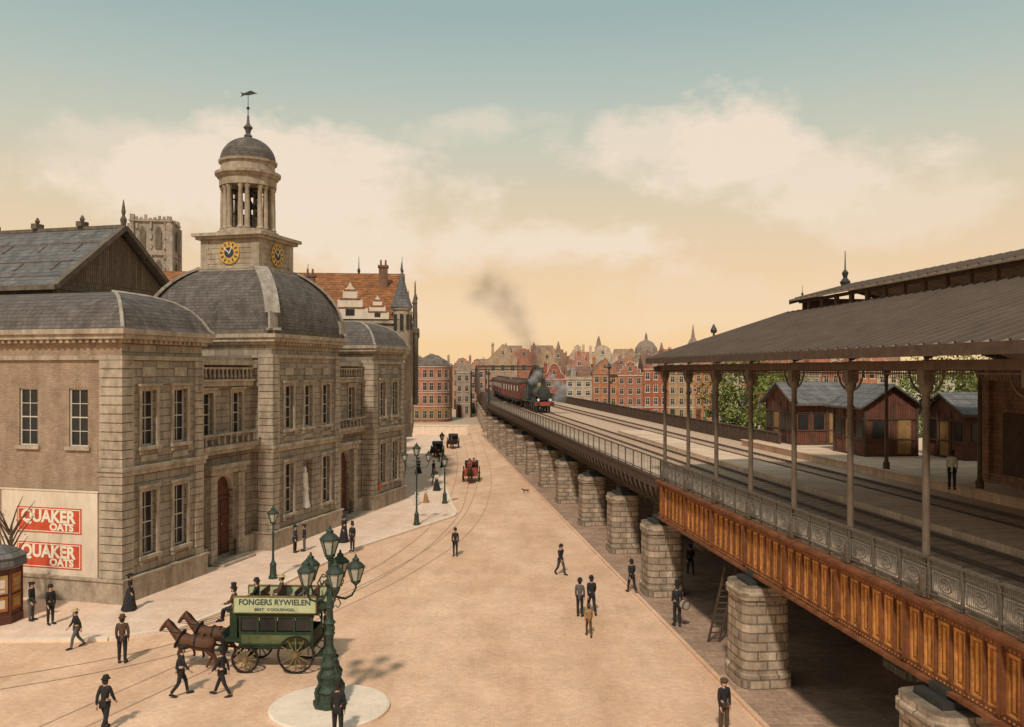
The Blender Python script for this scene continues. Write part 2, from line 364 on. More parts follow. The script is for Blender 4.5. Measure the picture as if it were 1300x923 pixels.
for x0,x1,y0,yb,top,bk in((0,6.6,0,1.0,H,26),(30,36.6,0,1.0,H,None),(13.5,23,-.4,1.0,CH,None)):
    ring(x0,x1,y0,0,1.1,.22,yb,back=bk);ring(x0,x1,y0,1.1,1.22,.30,yb,back=bk)
    ring(x0,x1,y0,6.35,6.6,.16,yb,back=1.35 if bk else None);ring(x0,x1,y0,6.6,6.78,.24,yb,back=1.35 if bk else None)
    z=top-1.55
    ring(x0,x1,y0,z,z+.22,.14,yb,back=bk)
    z=top-.7
    yb3=9.4 if y0<0 else (3 if x0<1 or x0>29 else yb)
    b3=bk or (9.4 if y0<0 else 3)
    ring(x0,x1,y0,z,z+.2,.2,yb3,back=b3);ring(x0,x1,y0,z+.2,z+.45,.42,yb3,back=b3);ring(x0,x1,y0,z+.45,z+.7,.55,yb3,back=b3)
    for q in range(int((x1-x0)/.4)):
        b.box(x0+.1+q*.4,x0+.28+q*.4,y0-.33,y0-.201,z+.02,z+.19)
    if bk:
        for q in range(24): b.box(-.33,-.201,.1+q*.4,.28+q*.4,z+.02,z+.19)
    for xa in((x0,x0+.75),(x1-.75,x1)):
        for za,zb in((1.22,6.35),(6.78,top-1.55)):
            nn=int(round((zb-za)/.44));hh=(zb-za)/nn
            for q in range(nn):
                z0,z1=za+q*hh+.02,za+(q+1)*hh-.025
                b.box(xa[0],xa[1],y0-.12,y0-.001,z0,z1)
                if xa[0]==x0: b.box(x0-.12,x0-.001,y0-.12,y0+(1.25 if x0==0 else .95),z0,z1)
for c,y0 in((2.0,0),(4.6,0),(32.0,0),(34.6,0),(15.6,-.4),(18.25,-.4),(20.9,-.4)):
    b.box(c-.62,c+.62,y0-.06,y0-.002,6.95,7.25)
    b.box(c-.5,c+.5,y0-.07,y0-.002,11.35,11.85)
for s0,s1 in((6.6,13.5),(23,30)):
    y0=1.0
    b.box(s0+.02,s0+2.0,y0-.25,y0-.001,0,1.1);b.box(s0+4.9,s1-.02,y0-.25,y0-.001,0,1.1)
    b.box(s0+.6,s1-.6,y0-.75,y0-.002,6.9,7.15);b.box(s0+.7,s1-.7,y0-.6,y0-.002,6.65,6.9)
    b.box(s0+.31,s1-.41,y0-.3,y0-.003,10.7,11.0);b.box(s0+.31,s1-.41,y0-.42,y0-.003,11.0,11.12)
    b.box(s0+.31,s1-.41,y0-.35,y0-.003,12.0,12.3)
    n=14
    for i in range(n):
        x=s0+.6+(s1-s0-1.2)*i/(n-1);b.lathe([(.05,0),(.11,.15),(.06,.45),(.09,.62)],(x,y0-.2,11.12),6)
    b.box(s0+.31,s1-.41,y0-.3,y0-.12,11.74,11.86)
    for i in range(9):
        x=s0+.9+(s1-s0-1.8)*i/8;b.lathe([(.05,0),(.1,.15),(.05,.4),(.08,.6)],(x,y0-.62,7.15),6)
    b.box(s0+.6,s1-.6,y0-.72,y0-.52,7.75,7.87)
    for xc in(s0+2.0,s0+4.9):
        for q in range(12): b.box(xc-.32,xc+.32,y0-.45,y0-.27,.12+q*.435,.12+q*.435+.41)
        b.box(xc-.3,xc+.3,y0-.268,y0-.004,1.12,5.3)
    b.box(s0+1.6,s0+5.3,y0-.55,y0-.004,5.38,5.75);b.box(s0+1.45,s0+5.45,y0-.7,y0-.004,5.75,5.98)
    b.box(s0+1.75,s0+5.15,y0-1.3,y0-.46,0,.12);b.box(s0+2.0,s0+4.9,y0-.95,y0-.47,.12,.24)
b.obj('stone_trim',M['stone_trim'],ex)
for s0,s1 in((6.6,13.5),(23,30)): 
    b=MB();b.box(s0+.7,s1-.7,.97,.999,11.2,11.95);b.obj('loggia_shade_panel',M['stone_dark'],ex)  # thin dark panel on the wall stands for the shade inside the loggia
for bx in((6.6,13.5,1.0,5,12.3,12.5),(23,30,1.0,5,12.3,12.5),(0.3,36.3,5,26,13.4,13.9)):
    b=MB();b.box(*bx);b.obj('flat_roof',M['lead'],ex)
for s0 in(6.6,23.0):
    b=MB();xc=s0+3.45;y=1.2
    b.box(xc-1.04,xc+1.04,y,y+.06,.3,5.3)
    for sx in(-1,1):
        for z0,z1 in((.5,1.5),(1.7,2.7),(2.85,3.6)):
            xa=xc+sx*.52;b.box(xa-.38,xa+.38,y-.05,y-.001,z0,z1)
    b.box(xc-1.0,xc+1.0,y-.09,y-.001,3.75,3.9)
    d=b.obj('door',M['door'],ex);d['label']='tall panelled oak double door under a round arch'
    b=MB()
    for i in range(13):
        a0=pi*i/13;a1=pi*(i+1)/13
        def ot(a): return min(2.0,1.06/max(abs(math.cos(a)),.01),1.05/max(math.sin(a),.01))
        P=[(xc+r*math.cos(a),1.0-.12,4.3+r*math.sin(a)) for r,a in((.9,a0),(ot(a0),a0),(ot(a1),a1),(.9,a1))]
        b.ext(P,(0,.3,0))
    b.obj('door_arch',M['stone_trim'],ex)
    b=MB();b.cyl((xc+.1,y-.06,2.2),(xc+.1,y-.12,2.2),.05,.06,8);b.obj('door_handle',M['brass'],d)
def mansard(x0,x1,y0,y1,z,prof,name,m,cap=None):
    b=MB()
    for i in range(len(prof)-1):
        (i0,h0),(i1,h1)=prof[i],prof[i+1]
        b.add([(x0+i0,y0+i0,z+h0),(x1-i0,y0+i0,z+h0),(x1-i0,y1-i0,z+h0),(x0+i0,y1-i0,z+h0),(x0+i1,y0+i1,z+h1),(x1-i1,y0+i1,z+h1),(x1-i1,y1-i1,z+h1),(x0+i1,y1-i1,z+h1)],[(0,1,5,4),(1,2,6,5),(2,3,7,6),(3,0,4,7)])
    i1,h1=prof[-1];b.add([(x0+i1,y0+i1,z+h1),(x1-i1,y0+i1,z+h1),(x1-i1,y1-i1,z+h1),(x0+i1,y1-i1,z+h1)],[(0,1,2,3)])
    o=b.obj(name,m,ex)
    for cx,sx,cy,sy in((x0,1,y0,1),(x1,-1,y0,1),(x0,1,y1,-1),(x1,-1,y1,-1)):
        b=MB();b.tube([(cx+sx*i,cy+sy*i,z+h+.02) for i,h in prof],.1 if cap is None else cap,6);b.obj('roof_hip',M['lead'],o)
    return o
pA=[(-.45,0),(-.3,.1),(.0,.7),(.45,1.25),(1.1,1.7),(2.0,2.0),(3.2,2.2)]
mansard(0,6.6,0,26,H,pA,'roof',M['slate'])
mansard(30,36.6,0,26,H,pA,'roof',M['slate'])
th=[rad(a) for a in range(0,63,6)]
dp=[(-.3,0.0),(-.3,.3)]+[(4.75-4.95*math.cos(a),.3+4.35*math.sin(a)/math.sin(rad(60))) for a in th]
dome=mansard(13.5,23,-.4,9.1,CH,dp,'dome',M['slate'],.01)
for cx,sx,cy,sy in((13.5,1,-.4,1),(23,-1,-.4,1),(13.5,1,9.1,-1),(23,-1,9.1,-1)):
    b=MB();pts=[(cx+sx*i,cy+sy*i,CH+h) for i,h in dp[1:]]
    for k in range(len(pts)-1):
        a=Vector(pts[k]);c=Vector(pts[k+1]);b.beam(a,c+(c-a)*.06,.95,.16)
    b.obj('dome_rib',M['lead'],dome)
b=MB();cx,cy=18.25,4.35
b.box(13.2,23.3,-.7,9.4,CH+.001,CH+.28)
b.obj('dome_base',M['stone_trim'],ex)
tw=put('bell_tower',None,ex,(cx,cy,18.35))
b=MB();b.box(-2.75,2.75,-2.75,2.75,0,.25);b.box(-2.5,2.5,-2.5,2.5,.25,.5);b.box(-2.25,2.25,-2.25,2.25,.5,2.4)
for sx in(-1,1):
    for sy in(-1,1): b.box(sx*2.0-.3,sx*2.0+.3,sy*2.0-.3,sy*2.0+.3,.5,2.4)
for i in range(5): b.box(-2.28,2.28,-2.28,2.28,.7+i*.36,.7+i*.36+.29)
b.box(-2.55,2.55,-2.55,2.55,2.4,2.6);b.box(-2.75,2.75,-2.75,2.75,2.6,2.82)
b.lathe([(2.15,0),(2.15,.28),(1.95,.3),(1.95,.42)],(0,0,2.82),24)
b.obj('clock_stage',M['stone_trim'],tw)
b=MB()
b.lathe([(1.5,0),(1.98,0),(1.98,.55),(2.1,.6),(2.15,.72),(2.28,.8),(2.3,.98),(1.9,1.05),(1.85,1.65),(2.02,1.7),(2.05,1.85)],(0,0,6.35),28)
b.obj('entablature',M['stone_trim'],tw)
for k in range(8):
    a=2*pi*(k+.5)/8;b=MB()
    for da in(-.13,.13):
        x,y=1.72*math.cos(a+da),1.72*math.sin(a+da)
        b.lathe([(.24,0),(.24,.1),(.18,.16),(.185,1.4),(.15,2.8),(.22,2.9),(.22,3.05)],(x,y,3.28),8)
    b.obj('column',M['stone_trim'],tw,smooth=True)
for k,(x,y,z,s) in enumerate([(0,0,4.9,.55),(.7,.3,4.3,.33),(-.6,.5,4.4,.3),(.1,-.8,4.3,.36),(-.5,-.5,5.6,.25),(.6,-.4,5.7,.25),(0,.7,5.5,.28),(.8,-.1,5.0,.24),(-.8,0,5.1,.24),(-.1,-.9,5.2,.22)]):
    b=MB();b.lathe([(s,0),(s*.8,s*.2),(s*.55,s*.8),(s*.35,s*1.1),(.05,s*1.2)],(x,y,z),10);b.obj('bell',M['iron'],tw,smooth=True)
b=MB()
b.cyl((-1.5,0,6.2),(1.5,0,6.2),.06);b.cyl((0,-1.5,6.25),(0,1.5,6.25),.06);b.cyl((0,0,3.2),(0,0,6.3),.07)
b.cyl((-1.2,-.6,5.9),(1.2,-.6,5.9),.05);b.cyl((-1.2,.5,5.4),(1.2,.5,5.4),.05);b.lathe([(.35,0),(.35,1.2)],(0,0,3.25),8)
b.obj('bell_frame',M['iron'],tw,smooth=True)
b=MB();pr=[(1.93*math.cos(rad(a)),8.2+1.75*math.sin(rad(a))) for a in range(0,86,8)]
b.lathe([(2.02,8.18)]+pr+[(.25,9.98),(.3,10.1),(.16,10.25),(.2,10.5),(.34,10.7),(.12,10.95),(.08,11.5),(.05,11.6)],(0,0,0),28)
b.obj('tower_dome',M['slate'],tw,smooth=True)
b=MB();b.cyl((0,0,11.5),(0,0,13.3),.035,.02,6)
b.ext([(0,-.75,13.1),(0,-.1,13.02),(0,.35,13.05),(0,.62,12.95),(0,.5,13.12),(0,.62,13.28),(0,.3,13.2),(0,-.2,13.35),(0,-.5,13.2)],(.03,0,0))
b.sph((0,0,12.1),.12);v=b.obj('weather_vane',M['iron'],tw);v['label']='flat fish-shaped iron weather vane on a thin rod'
def clock(par,loc,rz):
    b=MB();n=32
    b.cyl((0,0,0),(0,-.06,0),.8,.8,n);d=b.obj('clock_face',M['gold'],par,loc,rz)
    b=MB();b.cyl((0,-.061,0),(0,-.075,0),.36,.36,n)
    for i in range(12):
        a=2*pi*i/12;b.beam((.5*math.cos(a),-.075,.5*math.sin(a)),(.7*math.cos(a),-.075,.7*math.sin(a)),.02,.09)
    b.obj('dial_markings',M['navy'],d)
    b=MB();b.beam((0,-.09,-.1),(.25,-.09,.42),.02,.06);b.beam((0,-.092,0),(-.4,-.092,.3),.02,.06);b.obj('clock_hand',M['letter'],d)
clock(tw,(0,-2.31,1.45),0);clock(tw,(-2.31,0,1.45),-pi/2)
b=MB();b.box(17.75,18.75,-.35,-.05,1.62,2.0);b.obj('statue_base',M['stone_trim'],ex)
hall=MB()
q0,q1=16,70
hall.ext([(13,q0,13.9),(25,q0,13.9),(25,q0,17.7),(19,q0,22.2),(13,q0,17.7)],(0,.4,0))
hall.box(13.2,24.8,q0+.4,q1,13.9,17.6);hall.obj('hall_gable',M['planks'],ex)
b=MB()
b.ext([(19,q0-.5,22.45),(12.3,q0-.5,17.4),(12.3,q0-.5,17.5),(19,q0-.5,22.55),(25.7,q0-.5,17.5),(25.7,q0-.5,17.4)],(0,q1-q0,0))
hr=b.obj('hall_roof',M['slate_blue'],ex)
b=MB()
b.beam((19,q0-.55,22.5),(12.2,q0-.55,17.4),.5,.35);b.beam((19,q0-.55,22.5),(25.8,q0-.55,17.4),.5,.35)
b.box(18.8,19.2,q0-.6,q1,22.45,22.7);b.box(12.1,12.5,q0-.6,q1,17.2,17.55)
for k in range(8):
    y=q0+3+k*4.2;b.box(18.6,19.4,y,y+.5,22.7,23.1);b.lathe([(.1,0),(.2,.2),(.05,.5)],(19,y+.25,23.1),6)
b.lathe([(.18,0),(.25,.4),(.1,.7),(.16,1.0),(.03,1.9)],(19,q0-.5,22.7),8)
for k in range(7):
    x=14.6+k*1.45;b.box(x,x+.25,q0-.03,q0-.002,15.2,16.9+ (1.8-abs(k-3)*.8 if k else 0))
b.box(12.9,25.1,q0-.12,q0-.004,17.3,17.6)
for k in range(12):
    for f in(.3,.62): b.beam((19-6.7*f,q0+1.5+k*3.2,22.55-5.05*f),(19-6.7*(f+.12),q0+1.5+k*3.2,22.55-5.05*(f+.12)),.22,.14)
for f in(.28,.6,.85): b.beam((19-6.7*f,q0-.5,22.58-5.05*f),(19-6.7*f,q1-.5,22.58-5.05*f),.07,.06)
b.obj('hall_ridge',M['stone_dark'],hr)
b=MB()
b.add([(7,8,13.9),(7,60,13.9),(13,60,17.0),(13,14,17.0)],[(0,1,2,3)]);b.add([(7,8,13.9),(13,14,17.0),(13,9,13.9)],[(0,1,2)])
b.obj('side_roof',M['slate_blue'],ex)
bb=put('billboard',None,None,(-19.5,43.3,.12),BA);thing(bb,'cream painted wall billboard with two red oats advertisements','billboard')
b=MB();b.box(-.06,-.012,1.4,7.35,.95,5.5);b.box(-.10,-.061,1.32,7.43,5.5,5.58);b.obj('board',M['cream'],bb)
def text(body,size,m,par,loc,rot,name,ext=.008,offset=0.0,sx=1.0):
    c=bpy.data.curves.new(name,'FONT');c.body=body;c.size=size;c.extrude=ext;c.offset=offset;c.align_x='CENTER';c.align_y='CENTER';c.resolution_u=4
    o=bpy.data.objects.new('tmp',c);COL.objects.link(o);bpy.context.view_layer.update()
    me=bpy.data.meshes.new_from_object(o.evaluated_get(bpy.context.evaluated_depsgraph_get()));bpy.data.objects.remove(o)
    me.materials.clear();me.materials.append(m)
    t=put(name,me,par,loc,rot=rot);t.scale=(sx,1,1);return t
for z0 in(3.35,1.55):
    b=MB();b.box(-.085,-.061,2.35,6.35,z0,z0+1.3);p=b.obj('advertisement',M['red'],bb)
    b=MB();t=.05
    for y0,y1,za,zb in((2.42,6.28,z0+.06,z0+.1),(2.42,6.28,z0+1.2,z0+1.24),(2.42,2.46,z0+.1,z0+1.2),(6.24,6.28,z0+.1,z0+1.2)): b.box(-.092,-.086,y0,y1,za,zb)
    b.obj('border',M['letter'],p)
    rot=(pi/2,0,-pi/2)
    text('QUAKER',.86,M['letter'],p,(-.096,4.4,z0+.82),rot,'lettering',.006,.032,.98)
    text('OATS',.5,M['letter'],p,(-.096,3.55,z0+.3),rot,'lettering',.006,.022,1.15)
# ------------------------------------------------------------------ generic houses
WM={}
def winmesh(w,h,fr='winframe'):
    k=(w,h,fr)
    if k not in WM:
        b=MB();b.box(-w/2,w/2,-.05,.02,0,h,0);b.box(-w/2+.1,w/2-.1,-.055,-.051,.1,h-.1,1)
        b.box(-.03,.03,-.065,-.056,.1,h-.1,0);b.box(-w/2+.1,w/2-.1,-.064,-.057,h*.6,h*.6+.06,0);b.box(-w/2-.1,w/2+.1,-.12,.02,-.12,-.003,0)
        WM[k]=b.mesh('house_window',[M[fr],M['glass']])
    return WM[k]
def house(x,y,w,d,h,gh,style,wm,rm,label,rz=0,cols=2,fl=3,grp=None,trim=True,zb=0,simple=False):
    e=put('house',None,None,(x,y,zb),rz);thing(e,label,'house',grp)
    b=MB();b.box(-w/2,w/2,.002,d,0,h)
    g=[]
    if style=='step':
        n=4;L=[(-w/2,h)]
        for i in range(n): L+=[(-w/2+w*.42*i/n,h+gh*(i+.6)/n),(-w/2+w*.42*(i+1)/n,h+gh*(i+.6)/n)]
        g=L+[(-.4,h+gh),(.4,h+gh)]+[(-a,z) for a,z in reversed(L)]
    elif style=='bell':
        L=[(-w/2,h),(-w*.46,h+gh*.22),(-w*.3,h+gh*.36),(-w*.24,h+gh*.7),(-w*.15,h+gh*.88)];g=L+[(0,h+gh)]+[(-a,z) for a,z in reversed(L)]
    elif style=='tri': g=[(-w/2,h),(0,h+gh),(w/2,h)]
    if g: b.ext([(a,0,z) for a,z in g],(0,.35,0));
    else: b.box(-w/2,w/2,0,.3,h,h+.5)
    b.obj('wall',wm,e)
    r=MB();rh=gh*.85 if g else gh
    if g: r.ext([(-w/2-.1,.4,h),(w/2+.1,.4,h),(0,.4,h+rh)],(0,d-.4,0))
    elif rh>0.1: r.ext([(-w/2,.3,h+.02),(-w/2,d,h+.02),(-w/2,d*.55,h+rh)],(w,0,0))
    else: r.box(-w/2,w/2,.3,d,h+.002,h+.12)
    ro=r.obj('roof',rm,e)
    fr=random.choice(('white','winframe','winframe'))
    if trim and not simple:
        t=MB()
        if g:
            P=[(a,-.06,z) for a,z in g]
            for i in range(len(P)-1): t.beam(P[i],P[i+1],.14,.12)
        t.box(-w/2-.05,w/2+.05,-.14,-.002,h-.25,h-.08);t.box(-w/2,w/2,-.1,-.002,3.3,3.5)
        t.obj('stone_trim',M['white'] if random.random()<.5 else M['lead'],e)
    if not g and random.random()<.6:
        c=MB();dx=w*.2*random.choice((-1,0,1));c.box(dx-.6,dx+.6,1.0,3.2,h+.3,h+rh*.75);c.ext([(dx-.75,.9,h+rh*.75),(dx+.75,.9,h+rh*.75),(dx,.9,h+rh*.75+.7)],(0,2.4,0));c.obj('dormer',M['lead'],ro)
    for cc in range(1+int(random.random()*2)):
        c=MB();cx=w*.36*random.choice((-1,1));yy=d*(.25+.4*random.random());top=h+rh*.8+.3+random.random()*1.1;c.box(cx-.35,cx+.35,yy,yy+.7,h,top);c.box(cx-.42,cx+.42,yy-.06,yy+.76,top,top+.2)
        for q in(-.15,.15): c.lathe([(.1,0),(.08,.5)],(cx+q,yy+.35,top+.2),6)
        c.obj('chimney',wm,ro)
    fh=(h-3.6)/(fl-1) if fl>1 else h
    ww=min(1.2,w/cols*.52)
    for f in range(fl):
        if simple and f<fl-2: continue
        for c in range(cols):
            xx=-w/2+w*(c+.5)/cols
            if f==0 and c==0: 
                dd=MB();dd.box(xx-.5,xx+.5,-.06,.0,0,2.4);dd.box(xx-.5,xx+.5,-.07,.0,2.45,3.0);dd.obj('door',random.choice((M['door'],M['busgreen'])),e);continue
            z=.9 if f==0 else 3.9+(f-1)*fh
            put('window',winmesh(round(ww,1),2.0 if f==0 else round(min(1.9,fh*.58),1),fr),e,(xx,0,z))
    if g and gh>2.4: put('window',winmesh(.9,1.2,fr),e,(0,0,h+gh*.25))
    return e
desc={0:'red brick',1:'rose brick',2:'brown brick',3:'cream plastered',4:'orange brick',5:'grey brick',6:'ochre brick'}
sty={'step':'stepped gable','bell':'bell gable','tri':'pointed gable','flat':'straight cornice'}
x=7.0;i=0
seq=[(0,'bell'),(3,'flat'),(4,'tri'),(1,'step'),(0,'flat'),(6,'tri'),(4,'bell'),(3,'step'),(0,'tri'),(4,'tri'),(5,'flat'),(1,'bell'),(4,'step'),(3,'flat'),(0,'tri'),(6,'step'),(4,'flat')]
while x<84:
    ci,st=seq[i%len(seq)];w=4.7+random.random()*1.7
    h=9.4+random.random()*3.2;gh=2.6+random.random()*1.4 if st!='flat' else 2.6+random.random()
    house(x+w/2,198-.04*x+random.random(),w-.03,9,h,gh,st,HB[ci],HR[(i*2)%3],'%s canal house with a %s and white windows'%(desc[ci],sty[st]),cols=3 if w>5.3 else 2,fl=4,grp='row of canal houses')
    x+=w;i+=1
for k in range(42):
    ci=random.choice((0,1,2,4,3,0,3,5,6));st=random.choice(('tri','flat','flat','step','tri','bell'));w=5+random.random()*4
    d_=220+random.random()*65
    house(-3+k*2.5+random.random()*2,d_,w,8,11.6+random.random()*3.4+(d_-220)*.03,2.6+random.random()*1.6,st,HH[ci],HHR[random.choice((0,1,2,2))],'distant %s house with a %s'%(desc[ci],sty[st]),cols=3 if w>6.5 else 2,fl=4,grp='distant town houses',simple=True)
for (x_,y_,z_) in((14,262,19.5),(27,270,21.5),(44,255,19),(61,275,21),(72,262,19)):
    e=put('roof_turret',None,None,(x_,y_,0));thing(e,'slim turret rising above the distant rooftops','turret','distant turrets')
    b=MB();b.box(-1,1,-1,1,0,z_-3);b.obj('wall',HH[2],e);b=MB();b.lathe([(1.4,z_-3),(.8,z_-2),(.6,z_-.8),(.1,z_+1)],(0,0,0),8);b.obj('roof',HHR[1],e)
e=put('corner_building',None,None,(-18.4,200,0));thing(e,'red brick corner building with white bands and a rounded corner','building')
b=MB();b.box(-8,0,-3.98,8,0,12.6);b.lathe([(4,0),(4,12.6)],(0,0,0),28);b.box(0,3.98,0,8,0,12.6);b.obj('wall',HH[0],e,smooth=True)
b=MB()
for z in(3.5,6.6,9.6,12.5): b.lathe([(4.02,z),(4.12,z),(4.12,z+.25),(4.02,z+.25)],(0,0,0),28);b.box(-8,0,-4.1,-3.99,z,z+.25)
b.obj('stone_band',M['winframe'],e)
b=MB();b.lathe([(4.08,.5),(4.1,.6),(4.1,3.0),(4.05,3.1)],(0,0,0),28);b.box(-7.6,-.1,-4.08,-3.99,.5,3.0);b.obj('shop_front',M['hutdoor'],e)
b=MB();b.lathe([(4.2,12.85),(3.4,14.0),(1.2,15.2),(.1,15.6)],(0,0,0),28);b.ext([(-8,-4.1,12.85),(-8,8,12.85),(-8,5,14.6),(-8,-1.5,14.6)],(8,0,0));b.obj('roof',HR[1],e)
for z in(.8,4.2,7.2,10.1):
    for k in range(6):
        a=rad(-88+k*26);q=4.12 if z<1 else 4.0;put('window',winmesh(1.0,1.9),e,(q*math.cos(a),q*math.sin(a),z),a+pi/2)
    for k in range(4): put('window',winmesh(1.0,1.9),e,(-1.3-k*1.8,-4.09 if z<1 else -3.99,z))
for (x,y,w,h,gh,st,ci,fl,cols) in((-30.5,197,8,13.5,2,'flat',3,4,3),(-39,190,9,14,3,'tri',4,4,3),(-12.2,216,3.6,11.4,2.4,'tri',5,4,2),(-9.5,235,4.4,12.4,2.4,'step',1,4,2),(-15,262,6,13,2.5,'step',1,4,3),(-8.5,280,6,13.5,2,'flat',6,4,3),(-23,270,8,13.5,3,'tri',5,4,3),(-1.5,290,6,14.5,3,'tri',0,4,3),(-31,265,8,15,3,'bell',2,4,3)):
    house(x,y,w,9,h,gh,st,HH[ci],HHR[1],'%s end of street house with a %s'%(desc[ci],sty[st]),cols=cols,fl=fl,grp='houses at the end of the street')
b=MB();b.box(-5.5,5.5,0,.5,0,1.6);b.box(-5.7,5.7,-.08,.58,1.6,1.8)
for k in range(5):b.box(-5.5+k*2.6,-5.1+k*2.6,-.1,-.001,0,1.6)
thing(b.obj('quay_wall',M['kerb'],None,(-13.5,158,.0)),'low pale stone wall closing the end of the street','wall')
# old church tower
e=put('church_tower',None,None,(-107,260,0),.15,sc=(.86,.86,.97));thing(e,'massive square medieval church tower of weathered stone','tower')
b=MB();b.box(-6.6,6.6,-6.6,6.6,0,38)
b.box(-6.3,6.3,-6.3,6.3,38,58.0)
for sx in(-1,1):
    for sy in(-1,1):
        b.box(sx*6.3-1.0,sx*6.3+1.0,sy*6.3-1.0,sy*6.3+1.0,0,56.5);b.box(sx*6-.7,sx*6+.7,sy*6-.7,sy*6+.7,56.5,58.6+random.random())
for z in(20,38,47,57.2): b.box(-7,7,-7,7,z,z+.5)
for k in range(9):
    hh=.3+random.random()*1.1;b.box(-6.2+k*1.5-.4,-6.2+k*1.5+.4,-6.4,-5.6,58,58+hh);b.box(5.6,6.4,-6.2+k*1.5-.4,-6.2+k*1.5+.4,58,58+random.random()*1.3)
for fx in(-4.6,0,4.6):
    for z in range(22,57,3): b.box(fx-.3+random.random()*.3,fx+.5,-6.75-random.random()*.3,-6.6,z,z+1.2+random.random())
b.obj('wall',M['tower'],e)
for z0,z1 in((49,56),(40,46),(23,35)):
    for fx in(-2.6,2.6):
        b=MB();P=[(fx-1.0,-6.72,z0),(fx+1.0,-6.72,z0),(fx+1.0,-6.72,z1-1.5),(fx,-6.72,z1),(fx-1.0,-6.72,z1-1.5)];b.ext(P,(0,.1,0))
        P=[(6.62,fx-1.0,z0),(6.62,fx+1.0,z0),(6.62,fx+1.0,z1-1.5),(6.62,fx,z1),(6.62,fx-1.0,z1-1.5)];b.ext(P,(.1,0,0));o=b.obj('belfry_window',M['stone_dark'],e)
# ornate building behind exchange
of=put('turreted_building',None,None,(-10.6,84,.12),rad(96));thing(of,'tall ornate brick building with orange tiled roof and corner turret','building')
b=MB()
hol=[(c-.6,c+.6,z,z+2.3) for c in(2.5,5.5,8.5,11.5,14.5,17.5,20.5) for z in(1.3,5.3,9.2,12.9)]
b.wall((0,0),(1,0),23,0,16.6,hol,.3)
b.wall((0,26),(0,-1),26,0,16.6,[],.3);b.box(.01,22.99,.31,25.9,16.2,16.55);b.add([(23,0,0),(23,26,0),(23,26,16.6),(23,0,16.6)],[(0,1,2,3)])
b.obj('wall',HB[5],of)
for c in(2.5,5.5,8.5,11.5,14.5,17.5,20.5):
    for z in(1.3,5.3,9.2,12.9): window(of,c,0,z,1.2,2.3,0,2,3,False,.25)
b=MB()
b.ext([(-.3,0,16.6),(23.3,0,16.6),(11.5,0,22.3)],(0,26,0));r=b.obj('roof',M['rooftile'],of)
b=MB()
for z in(4.4,8.4,12.3,16.2): b.box(-.2,23.2,-.22,-.002,z,z+.3)
for z in(4.4,8.4,12.3,16.2): b.box(-.22,-.002,-.2,26,z,z+.3)
for k in range(4):
    xx=3+k*5.6
    b.box(xx-.4,xx+.4,-.9,-.003,5,16);b.lathe([(.45,0),(.5,.3),(.2,.6),(.05,2.6)],(xx,-.45,16.6+ (k%2)),6)
b.obj('stone_trim',M['stone_trim'],of)
for xx,zt in((9,20.5),(15,19.5),(21.5,22.0)):
    b=MB();b.lathe([(.32,8),(.36,15.5),(.5,15.7),(.5,16.1),(.26,16.3),(.2,zt-1.8),(.3,zt-1.6),(.06,zt-.9),(.03,zt+.6)],(xx,-1.1,0),8);b.obj('pinnacle',M['stone_dark'],of)
for yy,zz,s in((5.0,16.6,.85),(2.4,16.6,.55)):
    b=MB();g=[(-2,0),(-2,1.2),(-1.4,1.2),(-1.4,2.2),(-.8,2.2),(-.8,3.2),(-.3,3.6),(0,4.2),(.3,3.6),(.8,3.2),(.8,2.2),(1.4,2.2),(1.4,1.2),(2,1.2),(2,0)]
    b.ext([(-.35,yy+a*s,zz+z*s) for a,z in g],(.4,0,0));b.ext([(.05,yy-1.6*s,zz),(.05,yy+1.6*s,zz),(.05,yy,zz+2.9*s)],(5,0,0));sg=b.obj('stepped_gable',M['cream'],of)
    b=MB()
    for z_ in(1.2,2.2,3.2): b.box(-.42,-.352,yy-(2.15-z_*.45)*s,yy+(2.15-z_*.45)*s,zz+z_*s,zz+z_*s+.12)
    b.obj('gable_band',M['rooftile'],sg)
    b=MB();b.box(-.4,-.352,yy-.5*s,yy+.5*s,zz+.4*s,zz+1.1*s);b.obj('window',M['glass'],of)
b=MB();tx,ty=.5,.1
b.lathe([(.2,0),(.85,1.0),(.85,5.2)],(tx,ty,12.4),10);b.lathe([(1.0,0),(1.05,.25)],(tx,ty,17.55),10)
tur=b.obj('turret',M['stone_trim'],of,smooth=True)
for k in range(8):
    a=2*pi*k/8;b=MB();b.box(tx+.85*math.cos(a)-.16,tx+.85*math.cos(a)+.16,ty+.85*math.sin(a)-.16,ty+.85*math.sin(a)+.16,15.6,17.1);b.obj('turret_window',M['glass'],tur)
b=MB();b.lathe([(1.15,0),(.85,.7),(.5,1.9),(.14,3.2),(.07,3.5),(.15,3.65),(.03,4.4)],(tx,ty,17.8),10);b.obj('turret_roof',M['slate_blue'],tur)
for xx,yy,zz in((2,17.0,20.2),(4,9.3,21),(8,2.2,22.5),(9,20,22.2),(1,11.8,18.6)):
    b=MB();b.box(xx-.5,xx+.5,yy-.45,yy+.45,16.6,zz);b.box(xx-.6,xx+.6,yy-.55,yy+.55,zz,zz+.25)
    for q in(-.25,.25): b.lathe([(.13,0),(.1,.6)],(xx,yy+q,zz+.25),6)
    b.obj('chimney',HB[2],r)
for xx,yy,zz in((11.5,.3,22.3),(11.5,5,22.3),(0,9,20)): 
    b=MB();b.lathe([(.12,0),(.2,.3),(.06,.6),(.02,1.9)],(xx,yy,zz),6);b.obj('roof_finial',M['iron'],r)
